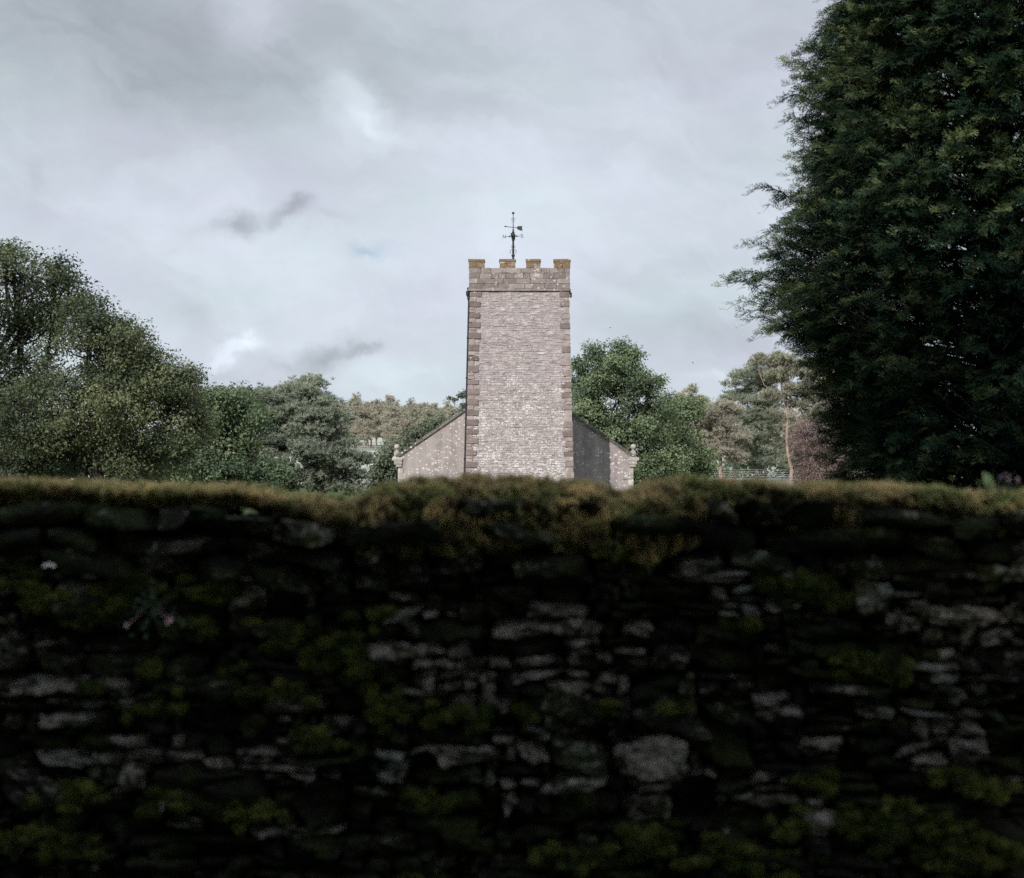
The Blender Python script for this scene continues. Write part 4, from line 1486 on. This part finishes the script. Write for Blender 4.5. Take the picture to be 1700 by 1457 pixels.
XA, XB = -6.0, 6.0
wall = empty('dry_stone_wall', (0, WY + .3, 0), 'dark mossy dry stone wall across the whole foreground', 'wall')
cb = MB()
nxc = 121
xs_ = np.linspace(XA, XB, nxc)
for i in range(nxc - 1):
    z1 = min(wall_top(xs_[i]), wall_top(xs_[i + 1])) - .10
    box(cb, xs_[i], xs_[i + 1], WY + .13, WY + .50, -.2, z1, .5)
cb.build('wall_core', M['wall_earth'], wall)

# pale stones where the photograph has them: (px, py, radius px)
pale_spots = [(825, 1030, 55), (660, 1005, 30), (700, 1050, 45), (685, 1092, 45), (760, 1085, 45), (1070, 1058, 45), (1000, 1075, 40), (690, 1140, 35), (755, 1145, 35), (830, 1140, 55), (880, 1105, 40), (960, 1115, 50), (1020, 1130, 50),
              (965, 1205, 40), (870, 1230, 45), (690, 1235, 50), (835, 1275, 65), (680, 1255, 50), (960, 1275, 40), (1100, 1290, 70), (1180, 1300, 40), (1340, 1325, 60), (1290, 1310, 40), (1360, 1225, 35), (1290, 1185, 40), (1420, 1160, 40),
              (1250, 1005, 50), (1210, 970, 60), (1460, 1010, 40), (1520, 1015, 40), (1600, 1050, 70), (1680, 1045, 40), (1590, 1100, 60), (1650, 1105, 40), (1600, 1175, 60), (1560, 1205, 40), (1120, 1085, 40), (1060, 1180, 50), (1010, 1250, 35),
              (40, 1040, 45), (30, 1080, 45), (60, 1125, 80), (70, 1160, 70), (200, 1162, 50), (395, 960, 50), (150, 962, 50), (430, 1010, 35), (20, 1215, 40), (130, 1275, 50), (285, 1275, 80), (330, 1245, 50), (480, 1265, 60), (490, 1200, 40),
              (530, 1220, 30), (480, 1380, 40), (410, 850, 40), (650, 1060, 30), (990, 1010, 30), (940, 1040, 40), (1030, 990, 30), (1630, 1240, 40), (1500, 1240, 30), (1580, 1270, 40), (1290, 1180, 30), (830, 1310, 40), (930, 1335, 30)]
ps = np.array([(P(a, b, WY)[0], P(a, b, WY)[2], 1.25 * r_ * WY / F) for a, b, r_ in pale_spots])

DX = .01
nbn = int((XB - XA) / DX)
bx = XA + (np.arange(nbn) + .5) * DX
hts = np.full(nbn, -.05) + rg.uniform(0, .02)
lim = np.array([wall_top(x_) for x_ in bx]) - .30
lim = np.convolve(np.pad(lim, 60, 'edge'), np.ones(121) / 121, 'valid')[:nbn]
C_, H_, T_ = [], [], []
guard = 0
while guard < 9000:
    guard += 1
    rel = np.where(hts < lim - .02, hts, 9)
    if rel.min() > 8: break
    zmin = rel.min()
    cands = np.where(rel < zmin + .05)[0]
    i0 = int(rg.choice(cands))
    a = i0
    while a > 0 and abs(hts[a - 1] - hts[i0]) < .012: a -= 1
    b = i0
    while b < nbn - 1 and abs(hts[b + 1] - hts[i0]) < .012: b += 1
    run = (b - a + 1) * DX
    big = rg.random() < .10
    w_ = rg.uniform(.16, .34) if big else float(np.clip(rg.lognormal(-2.2, .5), .045, .30))
    if w_ > run - .045: w_ = run
    h_ = rg.uniform(.09, .17) if big and w_ > .12 else rg.uniform(.022, .085)
    if run < .05: h_ = min(h_, .05)
    # level up with a neighbour now and then
    for nbh in ([hts[a - 1]] if a > 0 else []) + ([hts[b + 1]] if b < nbn - 1 else []):
        dlt = nbh - hts[i0]
        if .02 < dlt < .12 and rg.random() < .55: h_ = dlt
    nw = max(int(round(w_ / DX)), 1)
    left = rg.random() < .5
    s0 = a if left else b - nw + 1
    z0 = hts[s0:s0 + nw].max()
    h_ = min(h_, max(lim[i0] - z0, .03))
    cx_ = XA + (s0 + nw / 2) * DX
    gap = rg.uniform(.006, .020)
    dep = rg.normal(0, .018)
    if rg.random() < .16: dep += rg.uniform(.03, .07)
    d_ = np.hypot(ps[:, 0] - cx_, (ps[:, 1] - z0 - h_ / 2) * 1.4) / ps[:, 2]
    if d_.min() < .85 and rg.random() < .8: tn, dep = rg.uniform(.52, .90), min(dep, .01) - .01
    else: tn = rg.uniform(.05, .45) + (.18 if rg.random() < .15 else 0)
    C_.append((cx_, WY + .13 + dep, z0 + h_ / 2)); H_.append(((nw * DX - gap) / 2, .13, max((h_ - gap * .9) / 2, .008))); T_.append(tn)
    hts[s0:s0 + nw] = z0 + h_
print('wall stones', len(C_))
sb = MB()
rocks(sb, np.array(C_), np.array(H_), np.array(T_), 13, k=8, rnd=.38, rough=.62, tilt=.07, skew=.14)
sb.build('rubble_stonework', M['near_stone'], wall)

# cope stones: large rough slabs under the moss, standing a little proud
C_, H_, T_ = [], [], []
for lay in (0, 1, 2):
    x = XA
    while x < XB:
        w_ = rg.uniform(.10, .38)
        xc_ = x + w_ / 2
        tp = float(min(wall_top(xc_), wall_top(xc_ - w_ * .4), wall_top(xc_ + w_ * .4)))
        z1, z0 = ((tp - .055, tp - .14), (tp - .145, tp - .225), (tp - .23, tp - .32))[lay]
        z1 += rg.uniform(-.015, .01)
        C_.append((xc_, WY + .22 + rg.normal(0, .022) + (-.03, 0, .035)[lay], (z0 + z1) / 2)); H_.append((w_ / 2 - .006, .26, (z1 - z0) / 2)); T_.append(rg.uniform(.25, .64))
        x += w_
kb = MB()
rocks(kb, np.array(C_), np.array(H_), np.array(T_), 17, k=9, rnd=.34, rough=.45, tilt=.05, skew=.13)
kb.build('cope_stones', M['near_stone'], wall)

# moss mound over the top
drop = np.array([(-1400, .05), (0, .024), (430, .028), (520, .06), (600, .15), (700, .19), (850, .175), (960, .20), (1030, .19), (1140, .17), (1220, .12), (1300, .08), (1400, .10), (1560, .085), (1640, .11), (3100, .08)])
dxx = np.array([P(a, 800, WY)[0] for a, b in drop])
nxm, nc = 1500, 34
xm = np.linspace(XA, XB, nxm)
th = np.linspace(-.45, math.pi + .3, nc)
TT = wall_top(xm)
DD = np.interp(xm, dxx, drop[:, 1])
DD = DD * (1 + .35 * wav(xm[:, None], 9, 5, 3)) + .018 * wav(xm[:, None], 34, 6, 3)
pts = np.zeros((nxm, nc, 3))
for j, a in enumerate(th):
    pts[:, j, 0] = xm
    pts[:, j, 1] = WY + .20 - .27 * np.cos(a) * (1 if a < math.pi / 2 else 1.1)
    s_ = math.sin(a)
    if a < math.pi / 2: pts[:, j, 1] += np.clip(.16 - DD * .75, .03, .13) * (1 - max(s_, 0) ** .6)
    pts[:, j, 2] = np.where(s_ > 0, TT - DD + DD * (abs(s_) ** .75), TT - DD + s_ * .10) - .006
nrm = np.zeros_like(pts)
nrm[..., 1] = -np.cos(th); nrm[..., 2] = np.maximum(np.sin(th), 0) + .1
nrm = unit(nrm)
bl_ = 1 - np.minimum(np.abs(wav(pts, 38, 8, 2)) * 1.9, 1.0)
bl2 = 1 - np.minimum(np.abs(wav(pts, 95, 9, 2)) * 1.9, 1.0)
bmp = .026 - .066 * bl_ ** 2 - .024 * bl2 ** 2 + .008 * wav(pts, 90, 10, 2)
pts += nrm * bmp[..., None]
ml = MB()
ij = (np.arange(nxm - 1)[:, None] * nc + np.arange(nc - 1)[None]).ravel()
ml.add(pts.reshape(-1, 3), np.stack([ij, ij + 1, ij + nc + 1, ij + nc], 1), np.full(len(ij), .08))
# tufts over the mound
moss_rg = np.random.default_rng(44)
def moss_tufts(mb, C, Nn, ln, tint, rgm, nbld=6, wd=.0025, spread=.75):
    n = len(C)
    c = np.repeat(C, nbld, 0) + rgm.normal(size=(n * nbld, 3)) * .004
    d = unit(np.repeat(Nn, nbld, 0) + rgm.normal(size=(n * nbld, 3)) * spread * .6 + [0, 0, .35])
    s = unit(np.cross(d, rgm.normal(size=(n * nbld, 3))))
    l_ = (np.repeat(ln, nbld) * rgm.uniform(.5, 1.3, n * nbld))[:, None]
    V = np.stack([c - s * wd, c + s * wd, c + d * l_ * .6 + s * wd * .8, c + d * l_ - s * wd * .3], 1)
    mb.add(V.reshape(-1, 3), np.arange(n * nbld * 4).reshape(-1, 4), np.clip(np.repeat(tint, nbld) + rgm.normal(0, .12, n * nbld), 0, 1))


nT = 95000
inview = moss_rg.random(nT) < .85
ixf = np.where(inview, moss_rg.uniform(-2.4, 2.4, nT), moss_rg.uniform(XA, XB, nT))
ix = np.clip(((ixf - XA) / (XB - XA) * (nxm - 1)).astype(int), 0, nxm - 2)
jx = np.minimum((moss_rg.random(nT) ** 1.15 * (nc - 8)).astype(int), nc - 2)
fx_, fy_ = moss_rg.random((nT, 1)), moss_rg.random((nT, 1))
c_ = pts[ix, jx] * (1 - fx_) * (1 - fy_) + pts[ix + 1, jx] * fx_ * (1 - fy_) + pts[ix, jx + 1] * (1 - fx_) * fy_ + pts[ix + 1, jx + 1] * fx_ * fy_
patch = wav(c_, 12, 55, 3)
hollow = bl_[ix, jx] > .72
keep = (patch > (-.75 + .45 * (nrm[ix, jx][:, 2] < .45))) & ~hollow
ti = .54 + .34 * wav(c_, 26, 56, 3) + .34 * wav(c_, 8, 57, 2) - .45 * bl_[ix, jx] ** 2 + .12 * nrm[ix, jx][:, 2]  # shade painted into the tint: hollows darker, upward faces lighter
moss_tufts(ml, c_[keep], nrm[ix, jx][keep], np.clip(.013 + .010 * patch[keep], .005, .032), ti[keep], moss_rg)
# taller hair-like stalks standing on the crest
nS = 15000
ixs = np.clip(((moss_rg.uniform(-2.3, 2.3, nS) - XA) / (XB - XA) * (nxm - 1)).astype(int), 0, nxm - 2)
jc = moss_rg.integers(10, 21, nS)
c_ = pts[ixs, jc] + moss_rg.uniform(0, .012, (nS, 3)) * [1, 0, 0]
moss_tufts(ml, c_, np.tile([[0, 0, 1.]], (nS, 1)), moss_rg.uniform(.012, .026, nS), moss_rg.uniform(.6, 1, nS), moss_rg, 2, .0012, .5)
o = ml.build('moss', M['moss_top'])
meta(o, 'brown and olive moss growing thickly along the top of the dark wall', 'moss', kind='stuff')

# moss cushions on the face of the wall
cush = [(230, 968, 55, 22), (150, 1012, 75, 28), (90, 995, 45, 22), (40, 960, 45, 18), (375, 978, 55, 20), (330, 1038, 60, 16), (470, 1062, 45, 22), (450, 1152, 60, 14), (640, 1172, 38, 30), (260, 1172, 42, 16), (240, 1105, 30, 12),
        (1350, 978, 50, 22), (1400, 995, 30, 14), (760, 1185, 50, 20), (560, 1080, 50, 26), (600, 1105, 40, 22), (870, 1190, 25, 14), (1500, 1375, 110, 34), (1600, 1420, 80, 30), (1090, 1390, 60, 16), (1240, 1425, 80, 20), (120, 1320, 70, 18), (60, 1400, 80, 22),
        (300, 1330, 70, 14), (1075, 1400, 50, 20), (420, 1350, 50, 20), (1320, 1370, 40, 14), (520, 1230, 40, 16), (1480, 1115, 45, 20), (960, 1325, 30, 12), (1280, 965, 30, 14), (700, 1330, 60, 14), (1640, 1310, 60, 16), (930, 1420, 60, 14)]
fm = MB()
cr0 = np.random.default_rng(67)
T6, F6 = cube_grid(5)
for _ in range(26):
    cush.append((cr0.uniform(-500, 2200), cr0.uniform(950, 1480), cr0.uniform(15, 40), cr0.uniform(6, 12)))
sphT = unit(T6)
cr = np.random.default_rng(66)
for (px, py, rx, rz) in cush:
    c = P(px, py, WY - .015)
    n_in = max(6, int(rx * rz / 55))
    for q_ in range(n_in):
        oc = c + np.array([cr.normal(0, .55) * rx * WY / F, cr.uniform(.0, .03), cr.normal(0, .55) * rz * WY / F])
        sz = np.array([cr.uniform(.012, .040), cr.uniform(.014, .030), cr.uniform(.008, .020)])
        V = sphT * sz
        V = V + sphT * (wav(V + oc, 45, 70, 3) * .010)[:, None] + oc
        tn = cr.uniform(.2, .7)
        fm.add(V, F6, tn * .5)
        m_ = int(14 + 60 * sz[0] * sz[2] / .0008)
        dd = unit(cr.normal(size=(m_, 3)))
        dd[:, 1] = -np.abs(dd[:, 1])
        Cc = dd * sz
        Cc = Cc + dd * (wav(Cc + oc, 45, 70, 3) * .010)[:, None] + oc
        moss_tufts(fm, Cc, unit(dd + [0, -.2, .3]), np.full(m_, .012), np.full(m_, tn), cr, 5, .0022, .9)
o = fm.build('moss_cushions', M['moss_green'])
meta(o, 'yellow green moss cushions clinging to the face of the dark wall', 'moss', kind='stuff')


# ------------------------------------------------------------------ small plants on the wall
def flat_mat(name, c1, c2, trans=.2):
    m, t = new_mat(name)
    c = t.ramp(t.noise(t.coord(), 40, 3), (0.3, c1), (0.7, c2))
    p = t.principled(c, .6, .2)
    tr = t.n('ShaderNodeBsdfTranslucent'); t.set(tr.inputs[0], c)
    mx = t.n('ShaderNodeMixShader'); mx.inputs[0].default_value = trans
    t.t.links.new(p.outputs[0], mx.inputs[1]); t.t.links.new(tr.outputs[0], mx.inputs[2])
    t.out(mx)
    return m


M['fresh_leaf'] = flat_mat('fresh_leaf', (.42, .52, .28), (.56, .64, .38), .5)
M['small_leaf'] = flat_mat('small_leaf', (.02, .035, .018), (.055, .08, .045))
M['petal_pink'] = flat_mat('petal_pink', (.50, .30, .36), (.66, .46, .52))
M['petal_purple'] = flat_mat('petal_purple', (.24, .18, .34), (.38, .31, .46))
M['petal_white'] = flat_mat('petal_white', (.7, .7, .68), (.85, .85, .8))


def leaf_blade(mb, base, d, nrm_, L_, W_, th=.0006):
    d, nrm_ = unit(np.array(d, float)), unit(np.array(nrm_, float))
    s = unit(np.cross(d, nrm_)); n_ = np.cross(s, d)
    V = []
    N_ = 8
    for i in range(N_ + 1):
        f_ = i / N_
        w = W_ * .5 * (math.sin(math.pi * min(f_ * .96 + .04, 1)) ** .8)
        c = np.array(base) + d * L_ * f_ + n_ * L_ * .18 * math.sin(f_ * 2.4)
        V += [c - s * w + n_ * w * .35, c, c + s * w + n_ * w * .35]
    V = np.array(V)
    V2 = V - n_ * th
    k_ = len(V)
    Fa = []
    for i in range(N_):
        for j in (0, 1):
            a = i * 3 + j
            Fa += [[a, a + 1, a + 4, a + 3], [a + 3 + k_, a + 4 + k_, a + 1 + k_, a + k_]]
    mb.add(np.concatenate([V, V2]), np.array(Fa))


def flower(mb, c, r_, nrm_, n_=5, mat=None):
    nrm_ = unit(np.array(nrm_, float))
    a0 = unit(np.cross(nrm_, [0, 0, 1.])); b0 = np.cross(nrm_, a0)
    for i in range(n_):
        a = i / n_ * 6.283
        d = a0 * math.cos(a) + b0 * math.sin(a) + nrm_ * .3
        leaf_blade(mb, c, d, nrm_, r_, r_ * .8)


pl = empty('leaf_plant', P(1632, 815, WY + .05), 'single broad pale green leaf standing up from the wall top at right', 'plant')
mb = MB()
leaf_blade(mb, P(1640, 814, WY - .03), (-.35, 0, 1), (.2, -.8, .6), .070, .044)
mb.build('leaf', M['fresh_leaf'], pl)
mb = MB()
leaf_blade(mb, P(1640, 816, WY - .035), (.25, 0, 1), (.1, -.8, .6), .046, .032)
mb.build('leaf', M['fresh_leaf'], pl)
sm = MB()
tube(sm, [P(1638, 832, WY + .03), P(1640, 815, WY - .032)], .0025, 5)
sm.build('stem', M['small_leaf'], pl)


def spike(px, py, h_, col_, label, n_=7, seed=0):
    rgx = np.random.default_rng(seed)
    b0 = P(px, 824, WY + .06)
    tpp = P(px + rgx.uniform(-3, 3), py, WY + .06)
    rt = empty('wildflower', b0, label, 'flower')
    mb = MB()
    pth = limb(rgx, b0, tpp, 6, .04)
    tube(mb, pth, .0014, 5)
    for i in range(6):
        f_ = rgx.uniform(.1, .8)
        a = rgx.uniform(0, 6.28)
        leaf_blade(mb, b0 + (tpp - b0) * f_, (math.cos(a), math.sin(a) * .6, .5), (0, -.5, 1), rgx.uniform(.012, .022), .008)
    mb.build('stem', M['small_leaf'], rt)
    fb = MB()
    for i in range(n_):
        cc = tpp + np.array([rgx.normal(0, .003), rgx.normal(0, .003), -i * h_ / n_])
        flower(fb, cc, .0075, (rgx.normal(0, .6), -1, rgx.normal(0, .4)), 4)
    fb.build('blossom', col_, rt)


spike(1636, 787, .012, M['petal_purple'], 'pale violet wildflower just right of the broad leaf on the wall', 5, 1)
spike(1661, 791, .014, M['petal_purple'], 'small violet wildflower halfway between the broad leaf and the right edge', 4, 2)
spike(1675, 786, .030, M['petal_pink'], 'pinkish wildflower spike on the wall near the right edge', 6, 3)
spike(1687, 794, .024, M['petal_pink'], 'short pinkish wildflower, closest to the right edge', 5, 4)

rgp = np.random.default_rng(91)
c0 = P(255, 1000, WY - .03)
wp = empty('creeping_plant', c0, 'small creeping plant with pink blossoms on the left part of the wall face', 'plant')
mb = MB()
lb = MB()
for i in range(18):
    e = P(rgp.uniform(215, 320), rgp.uniform(955, 1062), WY - rgp.uniform(.03, .07))
    pth = limb(rgp, c0, e, 5, .12)
    tube(mb, pth, .0010, 4)
    for k_ in range(4):
        a = rgp.uniform(0, 6.28)
        leaf_blade(lb, pth[1 + k_], (math.cos(a), -.3, math.sin(a)), (0, -1, .4), rgp.uniform(.014, .028), rgp.uniform(.010, .018))
mb.build('stem', M['small_leaf'], wp)
lb.build('leaf_spray', M['small_leaf'], wp)
for (px, py, r_) in ((211, 1038, .010), (283, 1028, .012), (278, 1034, .009)):
    fb = MB()
    c = P(px, py, WY - .075)
    flower(fb, c, r_, (rgp.normal(0, .3), -1, .2), 5)
    sticks(fb, [c], [c0 + (c - c0) * .3], .001, .001, 3)
    fb.build('blossom', M['petal_pink'], wp)
wh = empty('wildflower', P(82, 938, WY - .05), 'tiny white wildflower under the cope stones at far left', 'flower')
fb = MB()
for dx_p in (-7, 0, 7):
    flower(fb, P(82 + dx_p, 937 + abs(dx_p) * .3, WY - .08), .009, (0, -1, .4), 5)
fb.build('blossom', M['petal_white'], wh)
fb = MB()
sticks(fb, [P(75, 937, WY - .078), P(82, 937, WY - .078), P(89, 937, WY - .078)], [P(80, 955, WY + .02)] * 3, .0012, .0012, 3)
fb.build('stem', M['small_leaf'], wh)

# ------------------------------------------------------------------ two birds high up
for px, py, yb, lab in ((1150, 602, 150, 'tiny dark bird low in the sky left of the pines'), (1013, 544, 150, 'tiny dark bird in the sky above the oak')):
    c = P(px, py, yb)
    bmb = MB()
    kb_ = .65
    tube(bmb, [c + [-.16, 0, 0], c + [-.08, 0, .01], c + [.06, 0, .01], c + [.15, 0, .02], c + [.19, 0, .02]], [.012, .04, .045, .03, .008], 8)
    for s_ in (-1, 1):
        Vw = np.array([c + [.07, 0, .02], c + [-.06, 0, .02], c + [-.05, s_ * .18, .12], c + [.04, s_ * .18, .12], c + [-.06, s_ * .38, .08]])
        bmb.add(Vw, [np.array([[0, 1, 2, 3]]), np.array([[3, 2, 4]])])
    bmb.V = [(v - c) * kb_ + c for v in bmb.V]
    o = bmb.build('bird', M['iron'])
    meta(o, lab, 'bird')

# ------------------------------------------------------------------ unseen wood added behind the camera to shade the wall and the cypress
rg = np.random.default_rng(1200)
L = []
for i in range(60):
    x_ = rg.uniform(-48, 26); y_ = rg.uniform(-32, -13)
    r_ = rg.uniform(3.5, 6)
    L.append((x_, y_, rg.uniform(3, 26), r_, r_, r_ * .9))
L = np.array(L)
p, nr, idx = lobe_pts(rg, L, 6500, .3, 1.0)
# nothing may hang into the view: keep well clear of the lens cone
ang_v = (p[:, 2] - EYE) / np.maximum(p[:, 1], .01)
ok = (p[:, 1] < -1.5) & (np.hypot(p[:, 0], p[:, 1]) > 4) | (p[:, 1] >= -1.5) & (p[:, 2] > 5.3) & ((p[:, 1] <= 0) | (ang_v > .62))
p, nr = p[ok & (p[:, 2] > .3)], nr[ok & (p[:, 2] > .3)]
wb = MB()
leaves(wb, rg, p, nr, 13, .55, .62, np.full(len(p), .5), .7, .8)
for i in range(26):
    x_, y_ = rg.uniform(-42, 24), rg.uniform(-30, -14)
    tube(wb, limb(rg, (x_, y_, -.2), (x_ + rg.normal(0, 1), y_, 17), 6, .02), np.linspace(.4, .15, 6), 8)
o = wb.build('shade_woodland', M['wood_leaf'])
meta(o, 'dense dark trees, unseen, added behind the viewer to shade the wall', 'shade_woodland', kind='stuff')
print('built')
